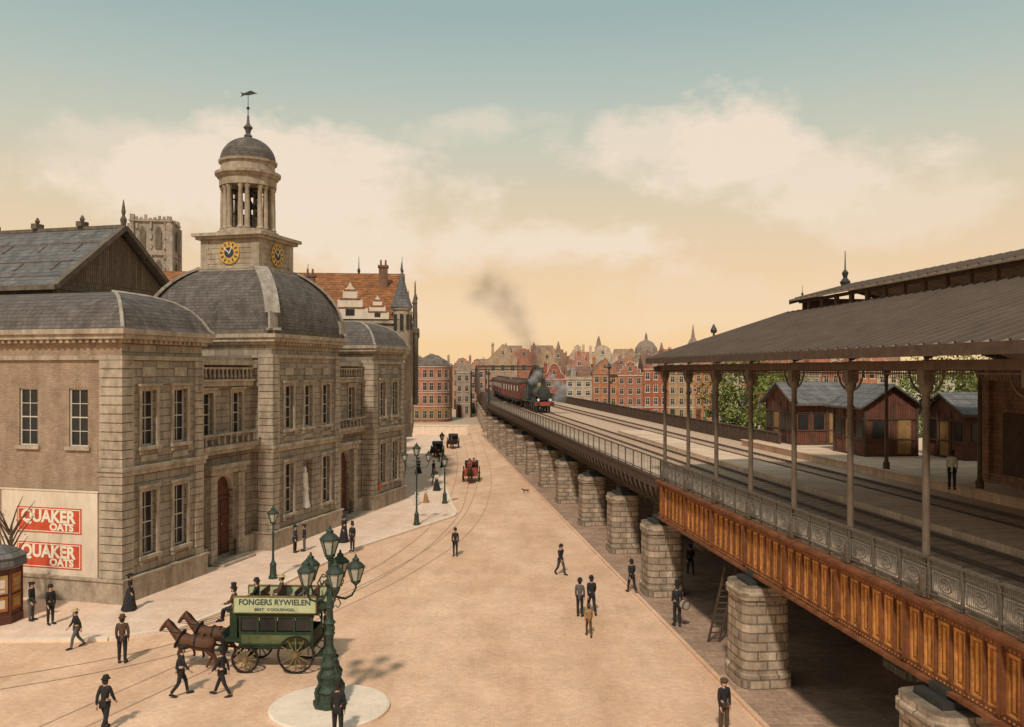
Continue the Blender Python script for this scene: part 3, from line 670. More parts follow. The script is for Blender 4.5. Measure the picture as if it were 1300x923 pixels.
for (x,y,w,h,gh,st,ci) in((-15.0,115,7,15.5,3,'step',6),(-16.8,132,8,13.5,3,'bell',3),(-19.5,150,9,12.5,3,'tri',2)):
    house(x-2.5,y,w,14,h,gh,st,HB[ci],HR[1],'%s street house with a %s'%(desc[ci],sty[st]),rz=rad(86),cols=3,fl=4,grp='houses along the pavement')
e=put('church',None,None,(52,330,0));thing(e,'distant church with a domed lantern above the rooftops','church')
b=MB();b.box(-6,6,0,12,0,17);b.obj('wall',HH[2],e);b=MB();b.lathe([(4.5,0),(4.5,2),(4.2,3.5),(2.6,5.6),(.6,6.6),(.5,8.2),(.1,9.5)],(0,6,17),12);b.obj('dome',HHR[1],e)
e=put('church',None,None,(84,400,0));thing(e,'distant church with a slim pointed spire','church')
b=MB();b.box(-2.2,2.2,0,4,0,24);b.obj('tower_wall',HH[2],e);b=MB();b.lathe([(2.6,0),(.9,3),(.1,9)],(0,2,24),8);b.obj('spire',HHR[1],e)
# ------------------------------------------------------------------ viaduct
vd=put('railway_viaduct',None,None,(VO.x,VO.y,0),VR);thing(vd,'long railway viaduct on stone piers beside the street','viaduct')
b=MB();b.box(.15,13.6,8,160,5.4,5.98);b.box(13.6,40,8,66,5.4,5.98)
b.obj('deck',M['wooddark'],vd)
b=MB();b.box(1.6,13.4,8,162,5.982,6.0);b.obj('track_bed',M['ballast'],vd)
b=MB();b.box(.1,1.6,8,160,5.98,6.02);b.obj('walkway',M['platform'],vd)
TS=46.3
b=MB();b.box(0,.04,6,TS,4.1,5.9);b.obj('girder_web',M['rust'],vd)
b=MB();b.box(-.26,.3,6,TS,5.9,5.99);b.box(-.2,.24,6,TS,5.8,5.9);b.box(-.24,.3,6,TS,4.0,4.1);b.box(-.08,-.001,6,TS,4.101,4.26);b.box(-.06,-.001,6,TS,5.64,5.8)
n=int((TS-8)/.62)
for k in range(n):
    t=8+k*.62
    b.box(-.11,-.001,t-.03,t+.03,4.261,5.64)
    if k%6==0:b.box(-.17,-.001,t-.08,t+.08,4.261,5.8)
b.obj('girder_stiffener',M['rust_dk'],vd)
b=MB()
for k in range(n):
    t=8+k*.62+.31
    b.box(-.04,-.001,t-.045,t+.045,4.4,5.52)
    for s in(-1,1): b.box(-.05,-.001,t+s*.19-.04,t+s*.19+.04,4.33,5.56)
    b.box(-.055,-.001,t-.24,t+.24,5.565,5.635);b.box(-.055,-.001,t-.24,t+.24,4.265,4.325)
    for q in range(4): b.box(-.085,-.061,t-.25+q*.155,t-.21+q*.155,5.7,5.74);b.box(-.105,-.081,t-.25+q*.155,t-.21+q*.155,4.16,4.2)
b.obj('girder_panel',M['rust_hi'],vd)
b=MB();b.box(.3,.5,6,TS,4.3,5.4);b.box(6.4,6.7,6,160,4.1,5.4);b.box(13.0,13.4,6,160,4.1,5.4);b.box(1.3,1.6,TS,160,4.15,5.4)
for k in range(60): 
    t=8+k*2.55;b.box(.5 if t<TS else 1.6,13.0,t,t+.22,4.5,5.4)
b.box(-.02,.02,TS,160,5.45,6.0);b.box(-.06,.12,TS,160,5.92,6.05);b.box(-.05,-.021,TS,160,5.45,5.52)
b.obj('main_girder',M['wooddark'],vd)
bk=MB()
pts=[(1.3,4.15),(.9,4.2),(.5,4.45),(.22,4.8),(.04,5.2),(-.02,5.5)]
for i in range(len(pts)-1): bk.beam((pts[i][0],0,pts[i][1]),(pts[i+1][0],0,pts[i+1][1]),.13,.14)
bk.beam((1.3,0,5.5),(0,0,5.55),.08,.1);bk.beam((1.28,0,5.4),(.38,0,4.62),.05,.07);bk.beam((1.28,0,4.8),(.15,0,5.4),.05,.06)
bkm=bk.mesh('bracket',[M['col']])
t=TS+.6
while t<158:
    put('bracket',bkm,vd,(0,t,0));t+=1.15
def pier_mesh(w,d,h,name='pier'):
    b=MB();n=20
    def ringp(sc,z,add=0):
        P=[]
        for k in range(n):
            a=2*pi*(k+.5)/n;c,s_=math.cos(a),math.sin(a);e=.42
            P.append(((w/2*sc+add)*math.copysign(abs(c)**e,c),(d/2*sc+add)*math.copysign(abs(s_)**e,s_),z))
        return P
    lv=[(1.06,0,0),(1.06,.5,0),(1.0,.55,0),(.96,h-.5,0),(.96,h-.45,.08),(.96,h-.2,.08),(.96,h-.15,.02),(.96,h,.02)]
    vs=[];
    for sc,z,a in lv: vs+=ringp(sc,z,a)
    fs=[(i*n+k,i*n+(k+1)%n,(i+1)*n+(k+1)%n,(i+1)*n+k) for i in range(len(lv)-1) for k in range(n)]+[tuple(range((len(lv)-1)*n,len(lv)*n))]
    b.add(vs,fs);return b.mesh(name,[M['pier']])
pm=pier_mesh(1.95,2.1,3.72)
br=MB();br.box(-.6,.6,-.6,.6,3.72,3.9);br.box(-.35,.35,-.35,.35,3.9,4.12);brm=br.mesh('bearing',[M['iron']])
pts=[21.3,33.3,46.3,56.9,66.9,77.9]+[88.5+10.6*k for k in range(7)]
for t in pts:
    for w in(.1 if t<TS+1 else .6,6.6,13.2):
        pp=put('pier',pm,vd,(w,t,0.006));put('bearing',brm,pp,(0,0,0))
def railing(par,w,t0,t1,z,name,step=1.3,fancy=True):
    b=MB();n=max(1,int((t1-t0)/step));st=(t1-t0)/n
    b.box(w-.04,w+.04,t0,t1,z+1.0,z+1.07);b.box(w-.03,w+.03,t0,t1,z+.12,z+.16)
    if fancy: b.box(w-.02,w+.02,t0,t1,z+.82,z+.85)
    for k in range(n+1):
        t=t0+k*st;b.box(w-.035,w+.035,t-.035,t+.035,z,z+1.07)
    o=b.obj(name,M['railing'],par)
    b=MB()
    for k in range(n):
        a=t0+k*st+.07;c=t0+(k+1)*st-.07
        if fancy:
            for zz in(.22,.72): b.box(w-.012,w+.012,a+.06,c-.06,z+zz,z+zz+.035)
            for tt in(a+.06,c-.09): b.box(w-.012,w+.012,tt,tt+.03,z+.255,z+.72)
            m=16
            for q in range(1,m):
                x0=a+.06+(c-a-.12)*q/m;b.box(w-.006,w+.006,x0-.007,x0+.007,z+.16,z+1.0)
            mid=(a+c)/2
            for rr in(.1,.19):
                for q in range(10):
                    a0=2*pi*q/10;a1=2*pi*(q+1)/10
                    b.beam((w,mid+rr*1.4*math.cos(a0),z+.48+rr*math.sin(a0)),(w,mid+rr*1.4*math.cos(a1),z+.48+rr*math.sin(a1)),.03,.025)
        else:
            for q in range(7):
                x0=a+(c-a)*q/6;b.box(w-.01,w+.01,x0-.012,x0+.012,z+.17,z+1.0)
    b.obj('railing_infill',M['railpanel'] if fancy else M['railing'],o)
    return o
railing(vd,.05,10,TS,6.02,'railing',1.3)
railing(vd,.05,TS,160,6.02,'railing',1.9,False)
b=MB();b.box(13.45,13.6,62,160,6.0,7.15);b.box(13.4,13.65,62,160,7.15,7.22)
for k in range(49): b.box(13.38,13.449,62+k*2,62.12+k*2,6.0,7.15)
b.obj('parapet',M['wooddark'],vd)
p2=vw(0,160);v2=put('viaduct_extension',None,vd,(0,160,0),math.atan2(.062,1)-VR)
b=MB();b.box(0,13.6,-.5,170,5.4,5.985);b.box(-.05,.05,-.5,170,5.985,7.1);b.box(13.5,13.6,-.5,170,5.985,7.2);b.box(-.02,.1,0,170,4.4,5.4)
b.obj('deck',M['wooddark'],v2)
for k in range(12):
    put('pier',pm,v2,(.6,6+k*11,0))
for w in(-.5,13.9):
    b=MB()
    hh=lambda y: 6.8+6.0*math.sin(pi*(y-22)/60)
    for k in range(12):
        y0=22+k*5;y1=y0+5
        b.beam((w,y0,hh(y0)),(w,y1,hh(y1)),.4,.5);b.beam((w,y1,6),(w,y1,hh(y1)),.3,.3);b.beam((w,y0,6.2),(w,y1,hh(y1)),.15,.22)
    b.obj('bridge_truss',M['wooddark'],v2)
b=MB()
for k in range(4,9): b.beam((-.5,22+k*5,hh(22+k*5)),(13.9,22+k*5,hh(22+k*5)),.3,.3)
b.obj('portal_beam',M['wooddark'],v2)
tk=put('railway_track',None,None,(VO.x,VO.y,0),VR);thing(tk,'double steel railway track with timber sleepers on the viaduct','railway track')
TW=(4.3,9.6)
for w in TW:
    for s in(-.75,.75): 
        b=MB();b.box(w+s-.04,w+s+.04,8,162,6.04,6.16);b.obj('rail',M['raildk'],tk)
    b=MB()
    for k in range(205): b.box(w-1.2,w+1.2,8+k*.75,8.25+k*.75,6.0,6.018)
    b.obj('sleepers',M['sleeper'],tk)
b=MB();b.box(12.2,40,8,66,6.0,6.42);b.box(12.05,12.4,8,66,6.42,6.47);o=b.obj('platform',M['platform'],None,(VO.x,VO.y,0),VR);struct(o)
b=MB();b.box(5.7,8.2,8,80,6.001,6.25);o=b.obj('island_platform',M['platform'],None,(VO.x,VO.y,0),VR);struct(o)
# canopy
cn=put('station_canopy',None,None,(VO.x,VO.y,0),VR);thing(cn,'long ribbed zinc station canopy with raised skylight on iron columns','station canopy')
T0,T1=4,TS+.5
def slope(b,w0,z0,w1,z1,t0,t1,th=.08): b.ext([(w0,t0,z0),(w1,t0,z1),(w1,t0,z1+th),(w0,t0,z0+th)],(0,t1-t0,0))
b=MB();slope(b,-.55,12.3,7.4,14.85,T0,T1);slope(b,20.8,12.3,12.6,14.85,T0,T1)
cr=b.obj('roof',M['canopy'],cn)
b=MB();slope(b,6.9,15.45,10,16.25,T0,T1-1.2);slope(b,13.1,15.45,10,16.25,T0,T1-1.2);b.obj('skylight_roof',M['canopy'],cr)
b=MB()
n=int((T1-T0)/.62)
for k in range(n+1):
    t=T0+k*(T1-T0)/n
    b.beam((-.55,t,12.42),(7.4,t,14.97),.09,.12)
    if t<T1-1.3:b.beam((6.9,t,15.56),(10,t,16.36),.08,.1)
b.obj('roof_seam',M['canopyrib'],cr)
b=MB();b.box(-.62,-.53,T0,T1+.05,12.14,12.42);b.box(-.53,-.4,T0,T1,12.16,12.26)
b.ext([(-.6,T1,12.16),(7.4,T1,14.6),(7.4,T1,14.95),(-.6,T1,12.42)],(0,.1,0));b.ext([(20.9,T1,12.0),(12.6,T1,14.5),(12.6,T1,14.95),(20.9,T1,12.42)],(0,.1,0))
b.ext([(6.9,T1-1.2,15.3),(10,T1-1.2,16.1),(13.1,T1-1.2,15.3),(13.1,T1-1.2,15.55),(10,T1-1.2,16.35),(6.9,T1-1.2,15.55)],(0,.1,0))
for k in range(28): b.box(7.3,7.45,5+k*1.45,5.25+k*1.45,14.8,15.5)
b.box(7.35,7.5,T0,T1-1.3,14.8,15.0);b.box(7.35,7.5,T0,T1-1.3,15.35,15.5);b.box(12.5,12.62,T0,T1-1.3,14.8,15.0);b.box(7.5,12.5,T1-1.5,T1-1.4,14.6,15.6)
b.box(-.3,20.3,T1-.6,T1-.4,11.75,12.0)
b.box(-.02,.32,T0,T1,11.8,12.05);b.box(12.3,12.6,T0,T1,11.9,12.2)
for k in range(12):
    t=TS-.5-3.9*k
    if t<6:break
    b.beam((0.1,t,12.2),(7.3,t,14.5),.12,.25);b.beam((20,t,12.2),(12.7,t,14.5),.12,.25);b.beam((.1,t,12.0),(20,t,12.0),.1,.15)
b.obj('roof_truss',M['wooddark'],cn)
cm=MB();cm.lathe([(.18,0),(.18,.5),(.12,.55),(.12,.62),(.1,.68),(.085,4.6),(.13,4.65),(.09,4.75),(.09,5.1),(.17,5.3),(.17,5.4)],(0,0,0),10);cm.box(-.16,.16,-.16,.16,5.4,5.8);cm.box(-.2,.2,-.2,.2,0,.12)
colm=cm.mesh('column',[M['col']],True)
bm_=MB()
for s in(-1,1):
    arc=[(0,s*.75*math.sin(a),5.15+.62*(1-math.cos(a))) for a in [rad(q) for q in range(0,91,15)]]
    for i in range(6): bm_.beam(arc[i],arc[i+1],.04,.045)
    for q in range(8):
        a0=2*pi*q/8;a1=2*pi*(q+1)/8;bm_.beam((0,s*(.25+.11*math.cos(a0)),5.58+.11*math.sin(a0)),(0,s*(.25+.11*math.cos(a1)),5.58+.11*math.sin(a1)),.02,.02)
    bm_.beam((0,s*.1,5.7),(0,s*1.9,5.7),.04,.05)
    for q in range(16): bm_.beam((0,s*(.15+q*.11),5.55 if q>5 else 5.45),(0,s*(.15+q*.11),5.78),.015,.02)
brkm=bm_.mesh('bracket',[M['wooddark']])
for k in range(8):
    t=TS-.5-3.9*k
    c=put('column',colm,cn,(.15,t,6.02));put('column_bracket',brkm,c,(0,0,0))
for k in range(5):
    c=put('column',colm,cn,(12.45,TS-.5-7.8*k,6.3))
b=MB();b.lathe([(.22,0),(.32,.25),(.12,.5),(.2,.8),(.05,1.0),(.02,2.1)],(0,0,0),8);fm=b.mesh('finial',[M['iron']],True)
put('finial',fm,cr,(10,T1-1.2,16.3),sc=.9);put('finial',fm,cr,(7.6,T1-1.2,15.6),sc=.35);put('finial',fm,cr,(12.6,T1,14.9),sc=.5)
e=put('station_building',None,None,(VO.x,VO.y,0),VR);thing(e,'dark brick station building with pilasters under the canopy','station')
b=MB()
b.box(14.6,26,6,40.6,6.42,12.3)
for k in range(9): b.box(14.35,14.599,6.5+k*4.2,7.3+k*4.2,6.42,12.3)
for k in range(3): b.box(15+k*3.6,15.7+k*3.6,40.601,40.85,6.42,12.3)
b.box(14.4,14.599,6,40.6,11.3,11.6);b.box(14.42,14.599,6,40.6,6.42,6.9);b.obj('wall',M['maroon_d'],e)
for k in range(8):
    b=MB();b.box(14.5,14.598,8+k*4.2,9.9+k*4.2,6.45 if k%2 else 7.6,9.8);b.obj('door' if k%2 else 'window',M['wooddark'] if k%2 else M['glass'],e)
def hut(w,t,L,D,hw,rh,label,mm,ridge='x',dm='hutdoor'):
    e=put('platform_hut',None,None,tuple(vw(w,t,6.42)),VR);thing(e,label,'station hut','wooden station huts')
    b=MB();b.box(0,L,0,D,0,hw)
    if ridge=='y': b.ext([(0,0,hw),(L,0,hw),(L/2,0,hw+rh-.1)],(0,D,0))
    else: b.ext([(0,0,hw),(0,D,hw),(0,D/2,hw+rh-.1)],(L,0,0))
    b.obj('wall',mm,e)
    r=MB()
    if ridge=='x':
        for s in(0,1):
            y0=-.5 if s==0 else D+.5
            r.ext([(-.4,y0,hw-.25),(-.4,D/2,hw+rh),(-.4,D/2,hw+rh+.12),(-.4,y0,hw-.12)],(L+.8,0,0))
    else:
        for s in(0,1):
            x0=-.5 if s==0 else L+.5
            r.ext([(x0,-.4,hw-.25),(L/2,-.4,hw+rh),(L/2,-.4,hw+rh+.12),(x0,-.4,hw-.12)],(0,D+.8,0))
    r.obj('roof',M['slate_blue'],e)
    f=MB()
    k=int(L/1.2)
    for i in range(k+1): f.box(L*i/k-.06,L*i/k+.06,-.08,-.001,0,hw)
    for z in(.05,1.0,2.3): f.box(0,L,-.06,-.001,z,z+.1)
    kk=int(D/1.2)
    for i in range(kk+1): f.box(-.08,-.001,D*i/kk-.06,D*i/kk+.06,0,hw)
    for z in(.05,1.0,2.3): f.box(-.06,-.001,0,D,z,z+.1)
    f.obj('framing',M['wooddark'],e)
    for i in range(k):
        x=L*(i+.5)/k;b=MB()
        if i==k//2: b.box(x-.42,x+.42,-.04,-.002,.05,2.25);b.obj('door',M[dm],e)
        else: b.box(x-.38,x+.38,-.04,-.002,1.15,2.2);b.box(x-.02,x+.02,-.05,-.041,1.15,2.2);b.obj('window',M['glass'],e)
    for i in range(kk):
        y=D*(i+.5)/kk;b=MB()
        if i==kk//2: b.box(-.04,-.002,y-.42,y+.42,.05,2.25);b.obj('door',M['hutdoor'],e)
        else: b.box(-.04,-.002,y-.38,y+.38,1.15,2.2);b.obj('window',M['glass'],e)
hut(14.9,52.5,3.4,4.0,3.2,1.2,'red brown timber platform hut with a gabled slate roof',M['maroon'],'y')
hut(14.2,61,4.8,5,3.1,1.3,'long red brown timber waiting room with slate roof',M['maroon'],'x')
hut(19.5,49.5,3.2,4,2.9,1.0,'small red brown timber hut with a slate roof',M['maroon'],'x')
b=MB();b.box(26.5,27,6,66,0,6.0);b.box(14,26.5,66,66.5,0,6.0)
thing(b.obj('retaining_wall',M['maroon_d'],None,(VO.x,VO.y,0),VR),'dark brick wall carrying the station platform','wall')
e=put('platform_lamp',None,None,tuple(vw(13.3,43.5,6.42)));thing(e,'iron gas lamp on a post on the station platform','lamp')
def signal(w,t,h,label):
    e=put('railway_signal',None,None,tuple(vw(w,t,6.0)),VR);thing(e,label,'railway signal','railway signals')
    b=MB();b.cyl((0,0,0),(0,0,h),.16,.1,8);b.lathe([(.25,0),(.32,.25),(.05,.8)],(0,0,h),8);b.obj('post',M['iron'],e)
    b=MB();b.box(0,1.2,-.12,-.08,h-1.2,h-.85);b.cyl((.25,-.1,h-1.9),(.25,-.25,h-1.9),.2,.2,10);b.obj('signal_arm',M['door'],e)
signal(14.2,78,9.2,'tall iron semaphore signal post beside the track')
signal(-.3,150,5,'semaphore signal post at the viaduct edge');signal(14,120,6,'semaphore signal post beside the far track')
# ------------------------------------------------------------------ train
def to_v(name,w,t): return put(name,None,None,tuple(vw(w,t,6.15)),VR)
e=to_v('locomotive',4.3,117);thing(e,'dark steam locomotive with brass fittings heading a passenger train','locomotive')
e.scale=(1.06,1.06,1.08)
b=MB();b.cyl((0,.3,2.35),(0,6.2,2.35),.78,.78,20);b.cyl((0,-.1,2.35),(0,.3,2.35),.86,.86,20);b.cyl((0,-.2,2.35),(0,-.1,2.35),.6,.7,16)
b.obj('boiler',M['loco'],e,smooth=True)
b=MB();b.lathe([(.3,0),(.24,.1),(.22,.9),(.34,1.05),(.34,1.15),(.25,1.16)],(0,.6,3.05),14);b.obj('chimney',M['loco'],e,smooth=True)
for pr_,y_ in(([(.36,0),(.34,.3),(.2,.55),(.03,.6)],3),([(.14,0),(.12,.6)],5)):
    b=MB();b.lathe(pr_,(0,y_,3.05),12);b.obj('steam_dome',M['brass'],e,smooth=True)
b=MB();b.box(-1.2,1.2,6.2,6.3,1.4,3.7);b.box(-1.25,1.25,6.1,8.4,3.7,3.82);b.box(-1.2,-1.12,6.3,8.2,1.4,2.7);b.box(1.12,1.2,6.3,8.2,1.4,2.7);b.box(-1.2,-1.1,8.1,8.2,2.7,3.7);b.box(1.1,1.2,8.1,8.2,2.7,3.7);b.obj('cab',M['loco'],e)
b=MB();b.box(-1.25,1.25,-.9,8.4,1.15,1.3);b.box(-1.25,1.25,-.95,-.8,.8,1.3);b.box(-.5,.5,-.4,8.2,.6,1.15);b.obj('frame',M['iron'],e)
b=MB();b.box(-1.2,1.2,-.98,-.951,.82,1.28);b.obj('buffer_beam',M['cred'],e)
for s in(-.85,.85):
    b=MB();b.cyl((s,-.95,1.05),(s,-1.3,1.05),.1,.1,8);b.cyl((s,-1.3,1.05),(s,-1.38,1.05),.24,.24,12);b.obj('buffer',M['iron'],e)
    b=MB();b.cyl((s*.9,-.85,1.55),(s*.9,-.6,1.55),.16,.16,10);b.box(s*.9-.04,s*.9+.04,-.8,-.7,1.3,1.45);b.obj('headlamp',M['letter'],e)
for t,r in((.5,.5),(2.8,.95),(5.2,.95),(7.3,.5)):
    for s in(-.8,.8):
        b=MB();b.cyl((s-.07,t,r),(s+.07,t,r),r,r,20);b.obj('wheel',M['iron'],e)
e2=to_v('tender',4.3,126.6);thing(e2,'black coal tender behind the locomotive','tender')
b=MB();b.box(-1.15,1.15,0,5.2,1.1,2.7);b.frustum(-1,1,.4,4.8,2.7,3.2,.4,.8);b.obj('tank',M['loco'],e2)
for t in(.8,2.6,4.4):
    b=MB();b.cyl((-.85,t,.5),(.85,t,.5),.5,.5,16);b.obj('wheel',M['iron'],e2)
def coach(t,w=4.3):
    e=to_v('railway_carriage',w,t);thing(e,'maroon compartment railway carriage with a pale roof','railway carriage','carriages of the passenger train')
    e.scale=(1.06,1,1.1)
    L=11.2
    b=MB();b.box(-1.35,1.35,0,L,1.1,3.3);b.obj('body',M['coach'],e)
    b=MB();b.ext([(1.45*math.cos(a),-.1,3.3+.45*math.sin(a)) for a in [rad(q) for q in range(0,181,20)]],(0,L+.2,0))
    for k in range(4): b.box(-.2,.2,1.2+k*2.8,1.6+k*2.8,3.7,4.0)
    b.obj('roof',M['wooddark'],e)
    b=MB();b.box(-1.2,1.2,.1,L-.1,.85,1.1)
    for s in(-1.5,1.5): b.box(min(s,s*.9),max(s,s*.9),.3,L-.3,.8,.88)
    b.obj('frame',M['iron'],e)
    for k in range(8):
        for s in(-1,1):
            y=.7+k*1.35;b=MB();b.box(s*1.36-.01,s*1.36+.01,y,y+.85,2.15,2.95);b.obj('window',M['letter'] if (k%3==1) else M['glass'],e)
    for t2 in(1.8,L-1.8):
        b=MB();b.cyl((-.85,t2,.5),(.85,t2,.5),.5,.5,16);b.obj('wheel',M['iron'],e)
coach(132.5);coach(144.5)
dirang=math.atan2(.062,1)
base=[o for o in bpy.data.objects if o.name.startswith('railway_carriage')][0]
for k in range(4):
    pp=p2+Vector((-.062,.998,0))*(-1.5+k*12)+VB*4.3
    c=copy_tree(base,(pp.x,pp.y,6.15),dirang);c.name='railway_carriage'
def smokemat(name,dens,colr):
    m=bpy.data.materials.new(name);m.use_nodes=True;nt=m.node_tree;N=nt.nodes;L=nt.links
    for n in list(N):
        if n.type=='BSDF_PRINCIPLED':N.remove(n)
    out=[n for n in N if n.type=='OUTPUT_MATERIAL'][0]
    pv=N.new('ShaderNodeVolumePrincipled');pv.inputs['Color'].default_value=(*colr,1)
    tc=N.new('ShaderNodeTexCoord');nz=N.new('ShaderNodeTexNoise');nz.inputs['Scale'].default_value=1.6;nz.inputs['Detail'].default_value=5
    L.new(tc.outputs['Object'],nz.inputs['Vector'])
    ln=N.new('ShaderNodeVectorMath');ln.operation='LENGTH';L.new(tc.outputs['Object'],ln.inputs[0])
    f=N.new('ShaderNodeMapRange');f.interpolation_type='SMOOTHSTEP';f.inputs['From Min'].default_value=.95;f.inputs['From Max'].default_value=.0;L.new(ln.outputs['Value'],f.inputs['Value'])
    r=N.new('ShaderNodeMapRange');r.inputs['From Min'].default_value=.38;r.inputs['From Max'].default_value=.7;r.inputs['To Max'].default_value=dens
    L.new(nz.outputs['Fac'],r.inputs['Value']);mm=N.new('ShaderNodeMath');mm.operation='MULTIPLY';L.new(f.outputs[0],mm.inputs[0]);L.new(r.outputs[0],mm.inputs[1])
    L.new(mm.outputs[0],pv.inputs['Density']);L.new(pv.outputs[0],out.inputs['Volume']);return m
sm=smokemat('grey_smoke',.24,(.24,.2,.17));smd=smokemat('dense_grey_smoke',.75,(.24,.2,.17));sw=smokemat('white_steam',4.5,(.97,.94,.9))
c0=vw(4.3,118,10.0)
se=put('smoke',None,None,tuple(c0));se['kind']='stuff';se['label']='thin grey smoke drifting up from the locomotive chimney';se['category']='smoke'
def ball(m):
    b=MB();b.sph((0,0,0),1,16,10);return b.mesh('smoke_puff',[m])
sph1,sph0,sph2=ball(sm),ball(smd),ball(sw)
for dx,dz,r,a,mm in((-.1,.6,1.0,1.7,sph0),(-.6,2.2,1.4,1.6,sph0),(-1.3,4.0,1.9,1.5,sph0),(-2.2,5.9,2.6,1.4,sph1),(-3.4,8.6,3.4,1.3,sph1),(-5.2,11.3,4.2,1.0,sph1),(-7.8,13.0,4.6,.75,sph1)):
    put('smoke_puff',mm,se,(dx,0,dz),rot=(0,-.45,0),sc=(r,r,r*a))
se2=put('steam',None,None,tuple(vw(4.3,115.6,8.6)));se2['kind']='stuff';se2['label']='white steam around the locomotive front';se2['category']='steam'
for dx,dz,r in((1.9,-.4,1.2),(2.5,.6,1.2),(1.5,1.2,1.0),(-1.6,1.9,.9),(-1.0,2.7,.8),(.8,2.2,.8)): put('steam_puff',sph2,se2,(dx,0,dz),sc=r)
# ------------------------------------------------------------------ lamps
def lantern_meshes(s=1.0):
    g=MB();g.lathe([(.13*s,0),(.25*s,.38*s)],(0,0,.06*s),6)
    f=MB()
    for k in range(6):
        a=2*pi*k/6;f.beam((.135*s*math.cos(a),.135*s*math.sin(a),.05*s),(.26*s*math.cos(a),.26*s*math.sin(a),.45*s),.03*s,.03*s)
    f.lathe([(.06*s,-.08*s),(.15*s,0),(.15*s,.05*s)],(0,0,0),6)
    f.lathe([(.29*s,0),(.29*s,.04*s),(.19*s,.14*s),(.1*s,.2*s),(.11*s,.26*s),(.05*s,.3*s),(.02*s,.4*s)],(0,0,.45*s),6)
    return g.mesh('lantern_glass',[M['lampglass']]),f.mesh('lantern_frame',[M['green_iron']])
GL,FL=lantern_meshes(1.15)
def lantern(par,loc,sc=1):
    f=put('lantern',FL,par,loc,sc=sc);put('lantern_glass',GL,f,(0,0,0));return f
def lamp(x,y,h,label,arms=0,z=.12,sc=1.0):
    e=put('street_lamp',None,None,(x,y,z));thing(e,label,'street lamp','iron street lamps')
    b=MB();b.lathe([(.26,0),(.26,.12),(.2,.2),(.17,.7),(.2,.78),(.1,.95),(.07,1.1),(.055,h*.6),(.09,h*.62),(.05,h*.66),(.04,h-.9)],(0,0,0),10)
    b.cyl((-.35,0,h-1.25),(.35,0,h-1.25),.02,.02,6);b.obj('post',M['green_iron'],e,smooth=True)
    if arms==0: lantern(e,(0,0,h-.88),sc)
    else:
        for s in(-1,1):
            b=MB();P=[(s*.9*math.sin(a),0,h-1.6-.35*math.sin(2*a)+.3*(a/1.57)) for a in [rad(q) for q in range(0,91,15)]];b.tube(P,.03,6)
            b.obj('arm',M['green_iron'],e)
        for s in(-1,1): lantern(e,(s*.9,0,h-1.25),.8)
        lantern(e,(0,0,h-.85),1)
    return e
lamp(-13.4,48.6,4.0,'green iron street lamp on the pavement near the exchange')
lamp(-7.2,65.4,6.1,'tall iron street lamp with two side lanterns on the kerb',2)
lamp(-5.9,76,4.2,'single iron street lamp on the kerb further down the street')
lamp(-8.4,104,4.2,'single iron street lamp on the kerb further down the street')
e=[o for o in bpy.data.objects if o.name=='platform_lamp'][0]
b=MB();b.lathe([(.12,0),(.1,.3),(.05,.5),(.04,3.2)],(0,0,0),8);b.obj('post',M['iron'],e);lantern(e,(0,0,3.2),1.1)
CX,CY=-6.35,30.2
sheet_=MB();sheet_.lathe([(2.08,0),(2.08,.1),(2.0,.14)],(CX,CY,0),40);struct(sheet_.obj('traffic_island',M['kerb']))
e=put('candelabrum_street_lamp',None,None,(CX,CY,.14),sc=.95);thing(e,'ornate green cast iron lamp with six lanterns on a round island','street lamp','iron street lamps')
b=MB();b.lathe([(.62,0),(.62,.15),(.55,.2),(.5,.5),(.56,.58),(.45,.7),(.4,1.0),(.46,1.1),(.42,1.2)],(0,0,0),8)
b.lathe([(.4,1.2),(.3,1.35),(.36,1.5),(.3,1.65),(.22,1.8),(.25,1.95),(.18,2.05),(.13,2.2),(.14,2.55),(.2,2.62),(.14,2.7),(.15,2.95),(.22,3.02),(.14,3.12),(.11,3.5),(.17,3.6),(.11,3.7),(.1,4.3),(.17,4.38),(.2,4.5),(.1,4.65),(.07,5.0),(.07,5.3),(.15,5.37),(.06,5.45)],(0,0,0),14)
for k in range(4):
    a=pi/4+pi/2*k;b.tube([(.5*math.cos(a),.5*math.sin(a),.2),(.58*math.cos(a),.58*math.sin(a),.6),(.42*math.cos(a),.42*math.sin(a),.9),(.48*math.cos(a),.48*math.sin(a),1.15),(.3*math.cos(a),.3*math.sin(a),1.5)],[.1,.08,.06,.08,.03],6)
    b.sph((.3*math.cos(a),.3*math.sin(a),1.72),.09,6,4)
b.obj('post',M['green_iron'],e,smooth=True)
lantern(e,(0,0,5.45),1.15)
for k in range(5):
    a=2*pi*k/5+.1;b=MB();c,s=math.cos(a),math.sin(a)
    P=[(.08,4.2),(.25,3.95),(.55,3.88),(.8,4.0),(.94,4.25),(.94,4.42)]
    b.tube([(r*c,r*s,z) for r,z in P],[.05,.05,.045,.04,.04,.05],6)
    b.tube([(r*c,r*s,z) for r,z in((.1,4.7),(.35,4.75),(.5,4.55),(.42,4.35),(.3,4.4),(.32,4.52))],.025,5)
    b.tube([(r*c,r*s,z) for r,z in((.3,3.93),(.4,3.7),(.3,3.55),(.2,3.65))],.022,5)
    b.obj('arm',M['green_iron'],e,smooth=True);lantern(e,(.94*c,.94*s,4.48),1.05)
